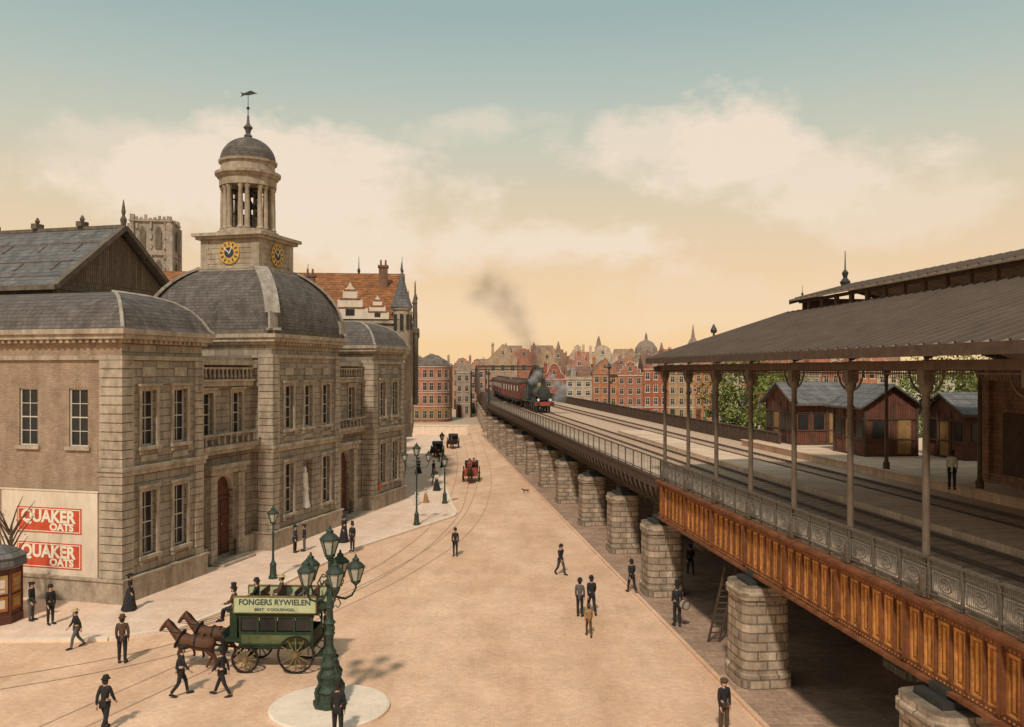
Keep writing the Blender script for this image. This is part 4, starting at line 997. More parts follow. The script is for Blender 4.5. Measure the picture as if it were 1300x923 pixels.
# ------------------------------------------------------------------ people
def skin_mesh(name,V,E,m,root=0,sub=1):
    me=bpy.data.meshes.new('tmp');me.from_pydata([v[0] for v in V],E,[])
    bm=bmesh.new();bm.from_mesh(me);ly=bm.verts.layers.skin.verify();bm.verts.ensure_lookup_table()
    for i,v in enumerate(V):
        r=v[1];bm.verts[i][ly].radius=(r,r) if not hasattr(r,'__len__') else r
        bm.verts[i][ly].use_root=(i==root)
    bm.to_mesh(me);bm.free()
    o=bpy.data.objects.new('tmp',me);COL.objects.link(o)
    s=o.modifiers.new('s','SKIN');s.use_smooth_shade=True
    d=o.modifiers.new('d','SUBSURF');d.levels=sub;d.render_levels=sub
    bpy.context.view_layer.update()
    r=bpy.data.meshes.new_from_object(o.evaluated_get(bpy.context.evaluated_depsgraph_get()))
    bpy.data.objects.remove(o);r.materials.clear();r.materials.append(m);r.name=name
    r.polygons.foreach_set('use_smooth',[True]*len(r.polygons))
    r.polygons.foreach_set('material_index',[0]*len(r.polygons))
    return r
def fwd(p,L,a,side=0): return Vector((p.x+side*L,p.y-math.sin(a)*L,p.z-math.cos(a)*L))
POSES={'stand':dict(l=(2,-2),r=(-2,-2),la=(0,12),ra=(4,15)),
'walk':dict(l=(24,8),r=(-12,-38),la=(-22,-8),ra=(20,38)),
'stride':dict(l=(-20,-30),r=(26,20),la=(24,45),ra=(-24,-10)),
'hips':dict(l=(3,0),r=(-4,-4),la=(-18,60),ra=(2,14)),
'sit':dict(l=(82,4),r=(78,8),la=(20,75),ra=(22,70))}
PM={}
def person_meshes(pose,kind='man'):
    key=(pose,kind)
    if key in PM:return PM[key]
    P=POSES[pose];V3=Vector
    pel=V3((0,0,.93));leg={};arm={}
    for s,k,ak in((1,'l','la'),(-1,'r','ra')):
        hip=V3((s*.09,0,.9));kn=fwd(hip,.43,rad(P[k][0]),s*.03);an=fwd(kn,.42,rad(P[k][1]));toe=an+V3((s*.03,-.17,-.03 if P[k][1]>-20 else -.09))
        leg[s]=(hip,kn,an,toe)
        sh=V3((s*.165,0,1.42));el=fwd(sh,.29,rad(P[ak][0]),s*.13);wr=fwd(el,.26,rad(P[ak][1]),-s*.05);pa=fwd(wr,.07,rad(P[ak][1]+6));arm[s]=(sh,el,wr,pa)
    dz=-(min(leg[1][2].z,leg[-1][2].z)-.075) if pose!='sit' else -.0
    lean=-.05 if pose in('walk','stride') else 0
    def up(v): 
        return (v.x,v.y+lean*max(0,(v.z-.9)),v.z+dz)
    V=[];E=[]
    def ad(p,r,par=None):
        V.append((up(Vector(p)),r));i=len(V)-1
        if par is not None:E.append((par,i))
        return i
    a=ad(pel,.11);sp=ad((0,0,1.12),.1,a);ch=ad((0,0,1.34),.115,sp);nk=ad((0,0,1.47),.055,ch);hb=ad((0,-.012,1.545),.062,nk);hm=ad((0,-.02,1.62),.088,hb);ht=ad((0,-.005,1.70),.07,hm)
    ad((0,-.125,1.6),.013,hm)
    for s in(1,-1):
        ad((s*.09,0,1.62),.016,hm)
        h,k,n,t=leg[s];i=ad(h,.095,a);i=ad((h+k)/2,.082,i);i=ad(k,.058,i);i=ad(k*.6+n*.4,.058,i);i=ad(n,.04,i);ad(t,.035,i)
        S,e_,w_,p_=arm[s];i=ad(S,.058,ch);i=ad(e_,.043,i);i=ad(w_,.028,i);i=ad(p_,.033,i)
        dr=(p_-w_).normalized()
        for q,(o,Lf) in enumerate(((-.03,.06),(-.01,.075),(.01,.08),(.03,.065))):
            base=p_+V3((0,o,0))+dr*.03;j=ad(base,.010,i);j=ad(base+dr*Lf*.5+V3((-s*.008,0,0)),.009,j);ad(base+dr*Lf+V3((-s*.025,0,0)),.008,j)
        tb=p_+V3((0,-.04,0));j=ad(tb,.011,i);ad(tb+dr*.04+V3((0,-.015,0)),.009,j)
    out={'body':skin_mesh('body',V,E,M['skin'])}
    V=[];E=[];fem=kind=='woman'
    a=ad((0,0,1.1),.12 if not fem else .095)
    ch=ad((0,0,1.33),.145 if not fem else .13,a);sc=ad((0,0,1.455),.085,ch)
    h=ad((0,.005,.93),.14,a)
    if not fem: ad((0,.01,.76 if pose!='sit' else .86),.15,h)
    for s in(1,-1):
        S,e_,w_,p_=arm[s];i=ad(S,.075,ch);i=ad(e_,.056,i);ad(w_,.042,i)
    out['coat']=skin_mesh('coat',V,E,M['black'])
    if not fem:
        V=[];E=[];a=ad((0,0,.9),.125)
        for s in(1,-1):
            hh,k,n,t=leg[s];i=ad(hh,.105,a);i=ad((hh+k)/2,.09,i);i=ad(k,.072,i);ad(n+V3((0,0,.02)),.06,i)
        out['trousers']=skin_mesh('trousers',V,E,M['grey'])
    else:
        b=MB();pr=[(.13,1.12),(.2,.95),(.25,.7),(.31,.35),(.40,.03)];n=20;vs=[]
        for r,z in pr:
            for k in range(n):
                tt=2*pi*k/n;rr=r*(1+.07*(1.1-z)*math.sin(5*tt));vs.append((rr*math.cos(tt),.05*(1-z)+rr*.9*math.sin(tt),z))
        fs=[(i*n+k,i*n+(k+1)%n,(i+1)*n+(k+1)%n,(i+1)*n+k) for i in range(4) for k in range(n)];b.add(vs,fs);out['skirt']=b.mesh('skirt',[M['black']],True)
    b=MB()
    for s in(1,-1):
        h,k,n,t=leg[s];n2=up(n);t2=up(t);b.tube([(n2[0],n2[1]+.06,n2[2]-.02),(n2[0],n2[1],n2[2]-.01),(t2[0],t2[1],t2[2]+.0),(t2[0],t2[1]-.06,t2[2]-.005)],[.03,.055,.045,.02],8)
    out['shoe']=b.mesh('shoes',[M['black']],True)
    hz_=up(V3((0,0,1.70)));hy=hz_[1]-.005;z=hz_[2]-.01
    def hat(pr,sx=1,sy=1.12): b=MB();b.lathe(pr,(0,hy-.005,z),16,None,0,sx,sy);return b.mesh('hat',[M['black']],True)
    out['bowler']=hat([(.09,-.02),(.14,.0),(.145,.015),(.1,.02),(.1,.08),(.075,.13),(.01,.15)])
    out['tophat']=hat([(.09,-.02),(.14,.0),(.145,.015),(.098,.02),(.09,.12),(.1,.21),(.09,.215)])
    out['boater']=hat([(.09,-.02),(.17,.0),(.17,.015),(.1,.02),(.1,.1),(.09,.105)])
    out['cap']=hat([(.1,-.03),(.11,.0),(.13,.04),(.11,.08),(.02,.09)],1,1.25)
    out['ladyhat']=hat([(.09,-.02),(.2,.0),(.21,.02),(.12,.03),(.11,.1),(.03,.13)])
    b=MB();b.lathe([(.03,-.17),(.088,-.13),(.1,-.05),(.098,0),(.06,.04)],(0,hy+.03,z),12,None,0,.98,.95);out['hair']=b.mesh('hair',[M['hair']],True)
    b=MB();b.sph((0,hy-.09,z-.145),.028,8,5);out['beard']=b.mesh('moustache',[M['hair']],True)
    PM[key]=out;return out
def sub(name,me,par,m):
    o=put(name,me,par);o.material_slots[0].link='OBJECT';o.material_slots[0].material=M[m];return o
def person(x,y,face,pose,label,coat='black',leg='grey',hat='bowler',hatm='black',sc=1.0,kind='man',z=0,beard=True):
    pm_=person_meshes(pose,kind)
    o=put('person',pm_['body'],None,(x,y,z),rad(face),sc=(sc*(.94+.1*random.random()),sc,sc*(.98+.04*random.random())));thing(o,label,'person','people in the street')
    sub('coat' if kind!='woman' else 'blouse',pm_['coat'],o,coat)
    if kind=='woman': sub('skirt',pm_['skirt'],o,leg)
    else: sub('trousers',pm_['trousers'],o,leg)
    sub('shoes',pm_['shoe'],o,'black');sub('hair',pm_['hair'],o,'hair')
    if hat: sub('hat',pm_[hat],o,hatm)
    if beard and kind=='man' and sc>.9: sub('moustache',pm_['beard'],o,'hair')
    return o
PV=.12
PL=[(-21.2,39.8,60,'stand','man in dark coat and bowler standing by the exchange wall','black','black','bowler','black',1,'man',PV),
(-22.4,40.4,90,'stand','man in a dark suit standing beside the kiosk','black','grey','cap','black',1,'man',PV),
(-18.5,36.8,-50,'walk','man in dark jacket and pale hat walking across the setts','black','grey','boater','straw',.97,'man',0),
(-15.7,34.9,190,'stand','man in a long brown coat seen from behind','brown','black','bowler','brown',1.08,'man',0),
(-18.6,42.2,100,'stand','woman in a black dress walking close to the exchange corner','black','black','ladyhat','black',1.0,'woman',PV),
(-13.3,28.3,170,'walk','man in black coat and bowler walking away','black','black','bowler','black',1,'man',0),
(-12.0,31.4,115,'walk','man in dark suit and cap striding beside the omnibus','black','black','cap','black',1.02,'man',0),
(-10.5,31.4,-100,'stride','man in dark suit striding in front of the omnibus','black','black','bowler','black',1.02,'man',0),
(-5.55,27.6,180,'stand','person in black standing beside the round lamp island','black','black','bowler','black',1.04,'man',0),
(-3.6,55,0,'stand','man in a dark suit and bowler standing mid street','black','black','bowler','black',1,'man',0),
(2.8,50,40,'walk','man in a dark suit walking alone across the street','black','blue','bowler','black',1,'man',0),
(3.25,41.5,160,'stand','man in a grey suit standing talking with a companion','grey','black','bowler','black',1,'man',0),
(3.85,41.9,190,'walk','man in black coat walking beside a companion','black','black','bowler','black',1.03,'man',0),
(3.4,38.4,180,'walk','boy in an orange brown jacket walking behind two men','tan','brown','cap','brown',.8,'man',0),
(6.35,45.9,200,'walk','man in black walking along the viaduct kerb','black','black','bowler','black',1,'man',.006),
(7.6,39.9,185,'hips','man in black coat carrying a round drum under the viaduct','black','black','tophat','black',1.1,'man',.006),
(6.9,28.2,20,'stand','man in dark jacket and cap near the kerb','black','brown','cap','brown',.98,'man',0),
(-10.3,55.9,-20,'stand','man in black coat and top hat on the pavement','black','black','tophat','black',1.0,'man',PV),
(-11.4,58.8,60,'stand','woman in a dark dress on the pavement','black','black','ladyhat','black',1.0,'woman',PV),
(-13.9,55.5,80,'stand','man in a blue grey suit talking on the pavement','blue','black','bowler','black',.98,'man',PV),
(-13.4,55.9,-80,'stand','man in a dark suit talking on the pavement','black','grey','cap','black',.98,'man',PV),
(-8.3,75.5,20,'walk','girl in a white dress on the pavement','cwhite','cwhite','ladyhat','straw',.75,'woman',PV),
(-7.6,76.4,-30,'stand','girl in a pale dress on the pavement','cwhite','tan','ladyhat','straw',.72,'woman',PV),
(-7.3,84,0,'stand','woman in a white blouse and dark skirt','cwhite','black','ladyhat','black',1,'woman',PV),
(-7.9,88,30,'walk','man in grey walking down the pavement','grey','black','bowler','black',1,'man',PV),
(-8.6,95,30,'walk','man in black walking down the pavement','black','black','bowler','black',1,'man',PV),
(-10.6,98,0,'stand','woman in a dark dress near the houses','brown','black','ladyhat','black',1,'woman',PV),
(9.4,59.5,160,'hips','workman in white shirt sleeves among the viaduct piers','cwhite','black','cap','brown',1,'man',.006),
(10.3,50,180,'walk','man in dark clothes under the viaduct','black','black','cap','black',1,'man',.006),
(3.2,88,180,'walk','man in dark suit near the far viaduct piers','black','black','bowler','black',1,'man',0),
(-9.3,110,0,'walk','man in dark coat far down the street','black','black','bowler','black',1,'man',PV)]
for (x,y,f,po,lb,c,l,ht,hm,scl,kd,z) in PL: person(x,y,f,po,lb,c,l,ht,hm,scl,kd,z)
person(19.75,38.9,150,'stand','railwayman in a pale shirt standing on the station platform','cwhite','black','cap','black',1.0,'man',6.42)
def world_of(s,y,z): 
    u=Vector((.263,.965,0));n=Vector((-.965,.263,0));return Vector((-19.5,43.3,.12))+u*s+n*y+Vector((0,0,z))
pmw=person_meshes('stand','woman');sp_=world_of(18.25,-.12,2.0)
st=put('statue',pmw['body'],None,sp_,BA,sc=1.65);thing(st,'white marble draped figure standing in the facade niche','statue')
st.material_slots[0].link='OBJECT';st.material_slots[0].material=M['statue']
sk=sub('drapery',pmw['skirt'],st,'statue');sk.scale=(.72,.72,1);sub('robe',pmw['coat'],st,'statue');sub('hair',pmw['hair'],st,'statue')
e=put('ladder',None,None,(8.75,37.6,.006),.0);thing(e,'wooden ladder leaning against a viaduct pier','ladder')
for s in(-.24,.24): 
    b=MB();b.beam((s,0,0),(s+.5,-1.0,3.5),.08,.08);b.obj('side_rail',M['wooddark'],e)
b=MB()
for k in range(12): f=(k+.6)/12.5;b.beam((-.24+.5*f,-1.0*f,3.5*f),(.24+.5*f,-1.0*f,3.5*f),.05,.05)
b.obj('rungs',M['wooddark'],e)
# ------------------------------------------------------------------ horse omnibus
om=put('horse_omnibus',None,None,(-9.2,34.6,0),rad(-2),sc=.97);thing(om,'green double deck horse omnibus with advertisement boards','omnibus')
b=MB()
b.box(-1.55,1.55,-.75,.75,.95,1.05);b.box(-1.5,1.5,-.78,-.72,1.05,1.62);b.box(-1.5,1.5,.72,.78,1.05,1.62);b.box(-1.5,-1.44,-.72,.72,1.05,1.62)
b.box(1.44,1.5,-.72,.72,1.05,1.62)
for x in(-1.47,-.74,0,.74,1.47):
    for y in(-.75,.75): b.box(x-.04,x+.04,y-.03,y+.03,1.62,2.32)
b.box(-1.75,1.75,-.85,.85,2.32,2.42);b.box(-1.55,1.55,-.8,-.74,2.2,2.32);b.obj('body',M['busgreen'],om)
b=MB();b.box(-1.4,1.4,-.79,-.781,1.15,1.5);
for x in(-1.1,-.37,.37,1.1): b.box(x-.3,x+.3,-.795,-.791,1.2,1.45)
b.obj('side_panel',M['buspanel'],om)
for x in(-1.1,-.37,.37,1.1):
    b=MB();b.box(x-.31,x+.31,-.73,-.72,1.66,2.18);b.obj('window',M['glass'],om)
for y,rz,k in((-.9,0,0),(.9,pi,1)):
    b=MB();b.box(-1.65,1.65,-.03,.03,2.44,3.05);bo=b.obj('advertising_board',M['busyellow'],om,(0,y,0),rz)
    b=MB();b.box(-1.69,1.69,-.05,.05,3.05,3.1);b.box(-1.69,1.69,-.05,.05,2.41,2.44);b.box(-1.69,-1.65,-.05,.05,2.44,3.05);b.box(1.65,1.69,-.05,.05,2.44,3.05);b.obj('board_frame',M['spoke'],bo)
    text('FONGERS RYWIELEN',.32,M['navy'],bo,(0,-.04,2.85),(pi/2,0,0),'lettering',.004,.006,.97)
    text('BEST  COOLSINGEL',.15,M['navy'],bo,(0,-.04,2.56),(pi/2,0,0),'lettering',.004,.002,1.25)
b=MB()
for x in(-.9,-.2,.5,1.2): b.box(x-.22,x+.22,-.6,.6,2.7,2.76);b.box(x+.2,x+.24,-.6,.6,2.76,3.2);b.box(x-.02,x+.02,-.55,.55,2.42,2.7)
b.tube([(1.7,-.8,2.42),(1.7,-.8,3.4),(1.7,.8,3.4),(1.7,.8,2.42)],.025,6);b.obj('roof_benches',M['door'],om)
b=MB();b.box(-2.15,-1.56,-.6,.6,1.15,1.25);b.ext([(-2.35,-.55,1.5),(-2.15,-.55,1.15),(-2.1,-.55,1.15),(-2.28,-.55,1.52)],(0,1.1,0));b.box(-2.0,-1.7,-.45,.45,1.25,2.3);b.box(-2.1,-1.6,-.5,.5,2.3,2.38)
b.obj('driver_box',M['busgreen'],om)
b=MB();b.box(1.56,2.0,-.5,.5,.55,.62)
b.tube([(1.95,-.5,.6),(2.05,-.6,1.4),(1.75,-.7,2.3)],.025,6);b.tube([(1.95,.5,.6),(2.05,.6,1.4),(1.75,.7,2.3)],.025,6)
b.obj('rear_steps',M['busgreen'],om)
def wheel(r,n=12):
    b=MB();P=[(r*math.cos(2*pi*k/24),0,r*math.sin(2*pi*k/24)) for k in range(25)]
    for k in range(24): b.beam(P[k],P[k+1],.08,.07,0)
    b.cyl((0,-.1,0),(0,.1,0),.1,.1,10,1)
    for k in range(n):
        a=2*pi*k/n;b.beam((.06*math.cos(a),0,.06*math.sin(a)),(r*.97*math.cos(a),0,r*.97*math.sin(a)),.04,.04,1)
    return b.mesh('wheel',[M['harness'],M['spoke']])
wf,wr_=wheel(.52),wheel(.72)
for y in(-.92,.92): put('wheel',wf,om,(-1.2,y,.555));put('wheel',wr_,om,(.85,y,.755))
b=MB();b.cyl((-1.2,-.9,.555),(-1.2,.9,.555),.05);b.cyl((.85,-.9,.755),(.85,.9,.755),.05);b.box(-1.3,1.2,-.3,.3,.78,.95);b.beam((-1.4,0,.7),(-4.4,0,1.0),.07,.07);b.beam((-1.6,-.9,.68),(-1.6,.9,.68),.06,.06);b.obj('undercarriage',M['harness'],om)
def horse(x,y,z=0,ph=0,label='bay draught horse in harness pulling the omnibus'):
    V=[];E=[]
    def ad(p,r,par=None):
        V.append((p,r));i=len(V)-1
        if par is not None:E.append((par,i))
        return i
    m=ad((.12,0,1.18),.31);ch=ad((-.42,0,1.2),.31,m);wi=ad((-.62,0,1.38),.24,ch);n1=ad((-.86,0,1.6),.185,wi);n2=ad((-1.04,0,1.82),.14,n1);po=ad((-1.14,0,1.95),.11,n2);f=ad((-1.3,0,1.8),.095,po);ad((-1.46,0,1.58),.062,f)
    for s in(1,-1): ad((-1.1,s*.07,2.12),.022,po)
    ru=ad((.7,0,1.24),.3,m);ad((.92,0,1.2),.19,ru)
    for s in(1,-1):
        st=(s*ph)>0
        a=ad((-.5,s*.15,.92),.13,ch)
        if st: k=ad((-.76,s*.16,.66),.072,a);ft=ad((-.66,s*.16,.34),.05,k);ad((-.73,s*.16,.24),.058,ft)
        else: k=ad((-.46,s*.16,.52),.07,a);ft=ad((-.4,s*.16,.15),.05,k);ad((-.44,s*.16,.05),.06,ft)
        a=ad((.62,s*.16,.88),.16,ru)
        if st: h=ad((.72,s*.16,.55),.072,a);ft=ad((.5,s*.16,.17),.05,h);ad((.44,s*.16,.055),.06,ft)
        else: h=ad((.96,s*.16,.56),.072,a);ft=ad((.95,s*.16,.18),.05,h);ad((.91,s*.16,.055),.06,ft)
    me=skin_mesh('horse_body',V,E,M['horse'])
    o=put('horse',me,None,(x,y,z),rad(-2),sc=.95);thing(o,label,'horse','pair of omnibus horses')
    b=MB();b.tube([(1.0,0,1.32),(1.18,0,1.2),(1.26,0,.9),(1.2,0,.55)],[.06,.09,.1,.02],8);b.obj('tail',M['mane'],o,smooth=True)
    b=MB();b.ext([(-.58,-.03,1.6),(-.74,-.03,1.78),(-.9,-.03,1.98),(-1.04,-.03,2.08),(-1.14,-.03,2.1),(-1.08,-.03,1.95),(-.88,-.03,1.65),(-.65,-.03,1.45)],(0,.06,0));b.obj('mane',M['mane'],o)
    b=MB()
    for k in range(20):
        a0=2*pi*k/20;a1=2*pi*(k+1)/20
        b.beam((-.6+.2*math.sin(a0),.28*math.cos(a0),1.3+.35*math.sin(a0)),(-.6+.2*math.sin(a1),.28*math.cos(a1),1.3+.35*math.sin(a1)),.08,.07)
        b.beam((.1,.325*math.cos(a0),1.18+.33*math.sin(a0)),(.1,.325*math.cos(a1),1.18+.33*math.sin(a1)),.06,.03)
    for s in(-1,1): b.beam((-.6,s*.31,1.15),(1.6,s*.33,.85),.03,.05);b.beam((-1.27,s*.1,1.72),(-1.12,s*.11,2.02),.02,.03);b.beam((-1.42,s*.07,1.63),(-.62,s*.2,1.6),.015,.02);b.beam((-.62,s*.2,1.6),(1.25,s*.12,2.1),.015,.02)
    b.obj('harness',M['harness'],o)
horse(-12.5,34.1,0,1);horse(-12.2,35.2,0,-1,'second bay draught horse harnessed beside the first')
person(-9.25-1.8,34.45,-90,'sit','omnibus driver in dark coat holding the reins','brown','black','tophat','black',1,'man',1.47)
person(-9.25-.85,34.3,-90,'sit','passenger in black sitting on the omnibus roof','black','black','bowler','black',.97,'man',1.85)
person(-9.25+.0,34.8,-75,'sit','passenger in brown with a straw hat on the omnibus roof','brown','grey','boater','straw',.97,'man',1.85)
person(-9.25+1.1,34.4,-95,'sit','passenger in grey with a bowler on the omnibus roof','grey','grey','cap','black',.97,'man',1.85)
person(-9.25+1.82,34.6,90,'stand','conductor in a dark uniform on the rear step','black','black','cap','black',.93,'man',.6)
b=MB();b.cyl((0,-.12,0),(0,.12,0),.2,.2,18);o=b.obj('drum',M['lead'],None,(7.88,39.6,1.08),rad(30));thing(o,'pale round drum carried at the waist of a man','drum')
for yy in(-.115,.115):
    b=MB()
    for k in range(18):
        a0=2*pi*k/18;a1=2*pi*(k+1)/18;b.beam((.205*math.cos(a0),yy,.205*math.sin(a0)),(.205*math.cos(a1),yy,.205*math.sin(a1)),.04,.03)
    b.obj('hoop',M['door'],o)
def cart(x,y,label,body,rz=0):
    e=put('horse_cart',None,None,(x,y,0),rz);thing(e,label,'carriage','horse carriages in the street')
    b=MB();b.box(-.7,.7,-.9,1.0,.7,1.15);b.box(-.7,.7,.8,1.0,1.15,1.8);b.box(-.65,.65,-.5,-.1,1.15,1.4);b.box(-.75,.75,-1.3,-.9,.6,.7);b.obj('body',M[body],e)
    b=MB()
    b.ext([(-.72,.2,1.8),(-.72,.9,2.1),(-.72,1.15,1.6),(-.72,1.0,1.2),(-.72,.95,1.7),(-.72,.75,1.95),(-.72,.2,1.7)],(1.44,0,0));b.obj('hood',M['harness'],e)
    for yy,m_ in((-.8,wf),(.7,wr_)):
        for s in(-.85,.85):
            w=put('wheel',m_,e,(s,yy,.56 if m_ is wf else .76),pi/2)
    for s in(-.35,.35): 
        b=MB();b.beam((s,-1.0,.75),(s,-3.6,1.1),.05,.05);b.obj('shaft',M['door'],e)
    return e
def hcopy(x,y,rz,label):
    src=[o for o in bpy.data.objects if o.name=='horse'][0];c=copy_tree(src,(x,y,0),rz,.95);c['label']=label;c['group']='horses of the street carriages';return c
cart(-4.35,92.5,'red open horse carriage coming up the street','cred');hcopy(-4.35,90.2,pi/2,'dark bay horse drawing the red carriage')
person(-4.5,92.3,0,'sit','coachman in red brown on the open carriage','cred','black','bowler','black',1,'man',.55);person(-4.1,93.1,0,'sit','passenger in a red dress in the open carriage','cred','black','boater','cred',1,'man',.6)
cart(-10.2,118,'dark horse carriage standing by the kerb','harness');hcopy(-10.2,115.7,pi/2,'dark horse of the waiting carriage')
cart(-9.0,132,'dark horse carriage further down the street','harness');hcopy(-9.0,129.7,pi/2,'dark horse of the distant carriage')
V=[((0,0,.38),.09),((-.25,0,.4),.1),((-.4,0,.5),.06),((-.5,0,.56),.06),((-.62,0,.53),.03),((.2,0,.38),.09),((.42,0,.5),.018)]
E=[(0,1),(1,2),(2,3),(3,4),(0,5),(5,6)]
for s in(1,-1):
    k=len(V);V+=[((-.27,s*.06,.25),.035),((-.26,s*.06,.03),.022),((.2,s*.06,.27),.045),((.27,s*.06,.16),.024),((.22,s*.06,.03),.022)];E+=[(1,k),(k,k+1),(5,k+2),(k+2,k+3),(k+3,k+4)]
    V.append(((-.47,s*.04,.65),.015));E.append((3,len(V)-1))
o=put('dog',skin_mesh('dog',V,E,M['brown']),None,(1.35,83,0),.3,sc=.8);thing(o,'small brown dog trotting across the street','dog')
# kiosk
ki=put('kiosk',None,None,(-24.25,40.4,.12),sc=(1,1,.98));thing(ki,'octagonal red brown news kiosk with posters and a grey roof','kiosk')
b=MB();b.lathe([(1.3,0),(1.3,.35),(1.2,.4),(1.2,2.55),(1.3,2.6)],(0,0,0),8,0,.5);b.obj('body',M['door'],ki)
b=MB();b.lathe([(1.4,2.6),(1.45,2.68),(1.42,3.05),(1.5,3.12),(1.3,3.25),(.7,3.5),(.1,3.62)],(0,0,0),8,None,.5);b.obj('roof',M['slate_blue'],ki)
for k in range(8):
    a=2*pi*k/8;e_=put('poster',None,ki,(1.115*math.cos(a),1.115*math.sin(a),0),a+pi/2)
    bb2=MB();bb2.box(-.36,.36,-.03,-.005,.6,1.3);bb2.obj('sheet_panel',M['rust'],e_)
    bb2=MB();bb2.box(-.36,.36,-.03,-.005,1.42,2.3);bb2.obj('sheet_panel',M['ochre' if k%2 else 'rust'],e_)
    for zz0,zz1 in((1.5,1.62),(1.7,2.1),(.75,1.15)):
        bb2=MB();bb2.box(-.24,.24,-.04,-.031,zz0,zz1);bb2.obj('print',M['cream' if k%2 else 'ochre'],e_)
for k in range(8):
    a=2*pi*(k+.5)/8;b=MB();b.cyl((1.22*math.cos(a),1.22*math.sin(a),0),(1.22*math.cos(a),1.22*math.sin(a),2.6),.06,.06,6)
    b.obj('corner_post',M['door'],ki)
e=put('advertising_stand',None,None,(-11.9,73.5,.12),.3);thing(e,'small orange street stand with a sloping roof by the exchange','stand')
b=MB();b.box(-.6,.6,-.5,.5,0,1.7);b.obj('body',M['rust'],e);b=MB();b.ext([(-.75,-.65,1.7),(-.75,.65,1.7),(-.75,.65,1.95),(-.75,0,2.3),(-.75,-.65,1.95)],(1.5,0,0));b.obj('roof',M['cred'],e)
b=MB();b.box(-.45,.45,-.52,-.501,.8,1.5);b.obj('sheet_panel',M['cream'],e)
# ------------------------------------------------------------------ trees
def tree(x,y,h,r,label,n=60,leaf=.28,dens=55,z=0):
    e=put('tree',None,None,(x,y,z));thing(e,label,'tree','trees')
    b=MB();tips=[]
    b.tube([(0,0,0),(.1,.05,h*.25),(.0,.1,h*.5),(.1,0,h*.75)],[h*.03,h*.024,h*.018,h*.008],8)
    for k in range(14):
        a=random.random()*2*pi;z0=h*(.3+.4*random.random());rr=r*(.5+.5*random.random());z1=z0+h*(.1+.25*random.random())
        p1=(rr*math.cos(a)*.5,rr*math.sin(a)*.5,(z0+z1)/2+.1*h*.3);p2_=(rr*math.cos(a),rr*math.sin(a),z1)
        b.tube([(0,0,z0),p1,p2_],[h*.009,h*.006,h*.002],5);tips+=[p1,p2_]
    b.obj('trunk',M['bark'],e,smooth=True)
    if n:
        b=MB()
        for k in range(n):
            a=random.random()*2*pi;rr=r*math.sqrt(random.random());zz=h*(.42+.58*random.random());f=1-((zz/h-.7)/.38)**2
            c=Vector((rr*math.cos(a)*max(f,.25),rr*math.sin(a)*max(f,.25),zz))
            if k<len(tips): c=Vector(tips[k])
            cr_=r*(.16+.16*random.random());mi=1 if random.random()<.55 else 0
            for q in range(dens):
                d=Vector((random.gauss(0,1),random.gauss(0,1),random.gauss(0,.75)));d=d.normalized()*cr_*random.random()**.5
                p=c+d;s=leaf*(.6+.8*random.random())
                u=Vector((random.gauss(0,1),random.gauss(0,1),random.gauss(0,1))).normalized();v=u.cross(Vector((random.gauss(0,1),random.gauss(0,1),random.gauss(0,1)))).normalized()
                b.add([p-u*s*.5,p+v*s*.35,p+u*s*.5,p-v*s*.35],[(0,1,2,3)],mi)
        me=b.mesh('crown',[M['leaf'],M['leaf2']],recalc=False);put('crown',me,e)
    return e
tree(22.5,84,12.8,4.4,'leafy green tree standing behind the station platform',85)
tree(27,90,12.2,4.2,'leafy green tree standing behind the station platform',60)
tree(38,76,12.5,5,'broad green tree beyond the station buildings',80)
tree(43,84,14,5,'broad green tree beyond the station buildings',70)
tree(-24.3,41.9,5.6,1.1,'slender young street tree with sparse brown twigs',8,.09,16,.12)
# ------------------------------------------------------------------ world
SE,SA=rad(48),Vector((-.2,-.98,0)).normalized()
w=bpy.data.worlds.new('World');scene.world=w;w.use_nodes=True;nt=w.node_tree;N=nt.nodes;L=nt.links
for n in list(N):N.remove(n)
out=N.new('ShaderNodeOutputWorld')
sky=N.new('ShaderNodeTexSky');sky.sky_type='NISHITA';sky.sun_disc=False;sky.sun_elevation=SE;sky.sun_rotation=math.atan2(SA.x,SA.y)%(2*pi)
bg1=N.new('ShaderNodeBackground');bg1.inputs['Strength'].default_value=.12;L.new(sky.outputs[0],bg1.inputs['Color'])
tc=N.new('ShaderNodeTexCoord');sp=N.new('ShaderNodeSeparateXYZ');L.new(tc.outputs['Generated'],sp.inputs[0])
def ma(op,a,b=None,c=None,clamp=False):
    n=N.new('ShaderNodeMath');n.operation=op;n.use_clamp=clamp
    for i,v in enumerate((a,b,c)):
        if v is None:continue
        if isinstance(v,(int,float)):n.inputs[i].default_value=v
        else:L.new(v,n.inputs[i])
    return n.outputs[0]
r=N.new('ShaderNodeValToRGB');cr=r.color_ramp
stops=[(0,(248,207,153)),(.05,(246,209,160)),(.11,(239,208,168)),(.18,(225,206,175)),(.25,(203,202,182)),(.31,(181,193,183)),(.38,(158,179,178)),(.6,(160,180,182)),(1,(185,192,188))]
cr.elements[0].position=0;cr.elements[0].color=(*sr(*stops[0][1]),1);cr.elements[1].position=1;cr.elements[1].color=(*sr(*stops[-1][1]),1)
for p,c in stops[1:-1]:
    e=cr.elements.new(p);e.color=(*sr(*c),1)
L.new(ma('MAXIMUM',sp.outputs[2],0),r.inputs['Fac'])
ay=ma('MAXIMUM',ma('ABSOLUTE',sp.outputs[1]),.05)
U=ma('DIVIDE',sp.outputs[0],ay);Vv=ma('DIVIDE',sp.outputs[2],ay)
nz=N.new('ShaderNodeTexNoise');nz.inputs['Scale'].default_value=8;nz.inputs['Detail'].default_value=12;nz.inputs['Roughness'].default_value=.62
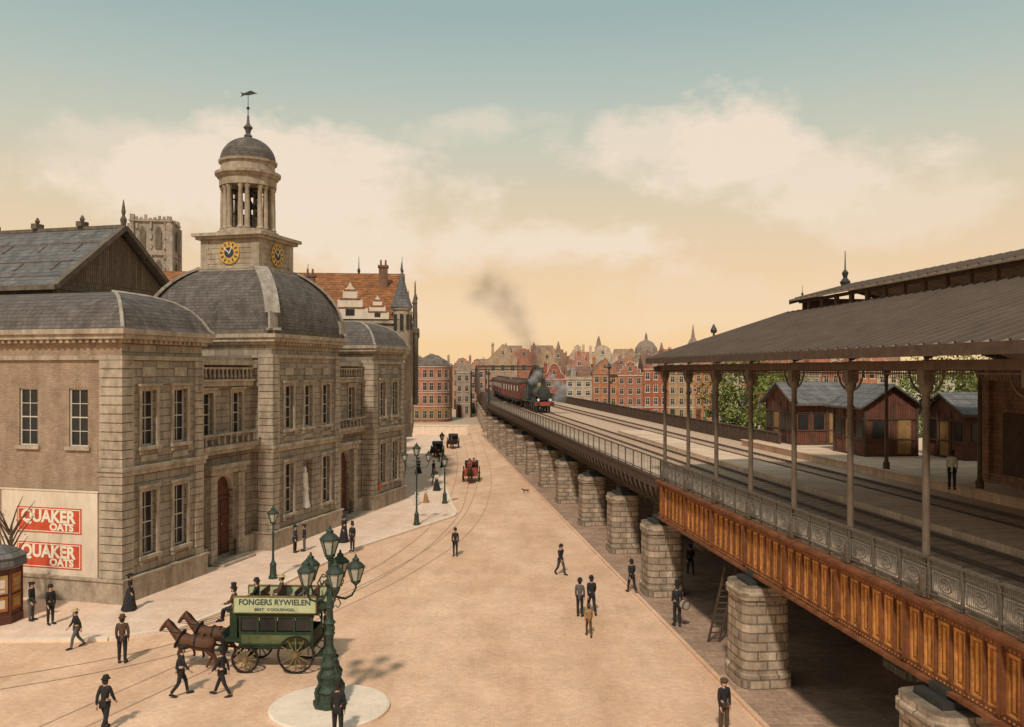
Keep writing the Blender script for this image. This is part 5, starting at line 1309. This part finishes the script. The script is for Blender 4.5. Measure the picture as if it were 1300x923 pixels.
mp=N.new('ShaderNodeMapping');mp.inputs['Scale'].default_value=(1,1,1.6);L.new(tc.outputs['Generated'],mp.inputs['Vector']);L.new(mp.outputs[0],nz.inputs['Vector'])
nf=nz.outputs['Fac'];tot=None
for cx,cz,rx,rz_,st_ in((.27,.255,.15,.055,1.0),(.36,.225,.15,.06,.85),(.44,.19,.15,.055,.6),(.17,.265,.09,.04,.8),(-.33,.22,.18,.075,1.0),(-.22,.19,.16,.07,1.0),(-.44,.25,.12,.05,.5),(-.12,.15,.12,.045,.9),(.07,.145,.13,.035,.95),(-.03,.285,.12,.03,.5),(.30,.07,.3,.05,.3),(-.05,.06,.22,.035,.3)):
    d=ma('ADD',ma('POWER',ma('DIVIDE',ma('SUBTRACT',U,cx),rx),2),ma('POWER',ma('DIVIDE',ma('SUBTRACT',Vv,cz),rz_),2))
    f=ma('SUBTRACT',1.05,ma('SQRT',d))
    f=ma('ADD',f,ma('MULTIPLY',ma('SUBTRACT',nf,.5),3.4))
    f=ma('MULTIPLY',f,1.7,clamp=True);f=ma('MULTIPLY',f,st_)
    tot=f if tot is None else ma('MAXIMUM',tot,f)
mx=N.new('ShaderNodeMix');mx.data_type='RGBA';L.new(ma('MULTIPLY',tot,.85),mx.inputs['Factor']);L.new(r.outputs['Color'],mx.inputs['A']);mx.inputs['B'].default_value=(*sr(246,226,204),1)
bg2=N.new('ShaderNodeBackground');bg2.inputs['Strength'].default_value=1.0;L.new(mx.outputs['Result'],bg2.inputs['Color'])
ms=N.new('ShaderNodeMixShader');ms.inputs[0].default_value=.97;L.new(bg1.outputs[0],ms.inputs[1]);L.new(bg2.outputs[0],ms.inputs[2]);L.new(ms.outputs[0],out.inputs['Surface'])
sd=bpy.data.lights.new('sun','SUN');sd.energy=2.7;sd.angle=rad(4);sd.color=(1,.93,.82)
so=put('sun',sd);S=Vector((SA.x*math.cos(SE),SA.y*math.cos(SE),math.sin(SE)));so.rotation_mode='QUATERNION';so.rotation_quaternion=S.to_track_quat('Z','Y')
cd=bpy.data.cameras.new('camera');cd.sensor_width=36;cd.lens=1100/1300*36;cd.shift_y=8.5/1300;cd.clip_start=.1;cd.clip_end=6000
co=put('camera',cd,None,(0,0,11.8),rot=(pi/2,0,0));scene.camera=co
scene.view_settings.view_transform='Standard';scene.view_settings.look='None';scene.view_settings.exposure=0
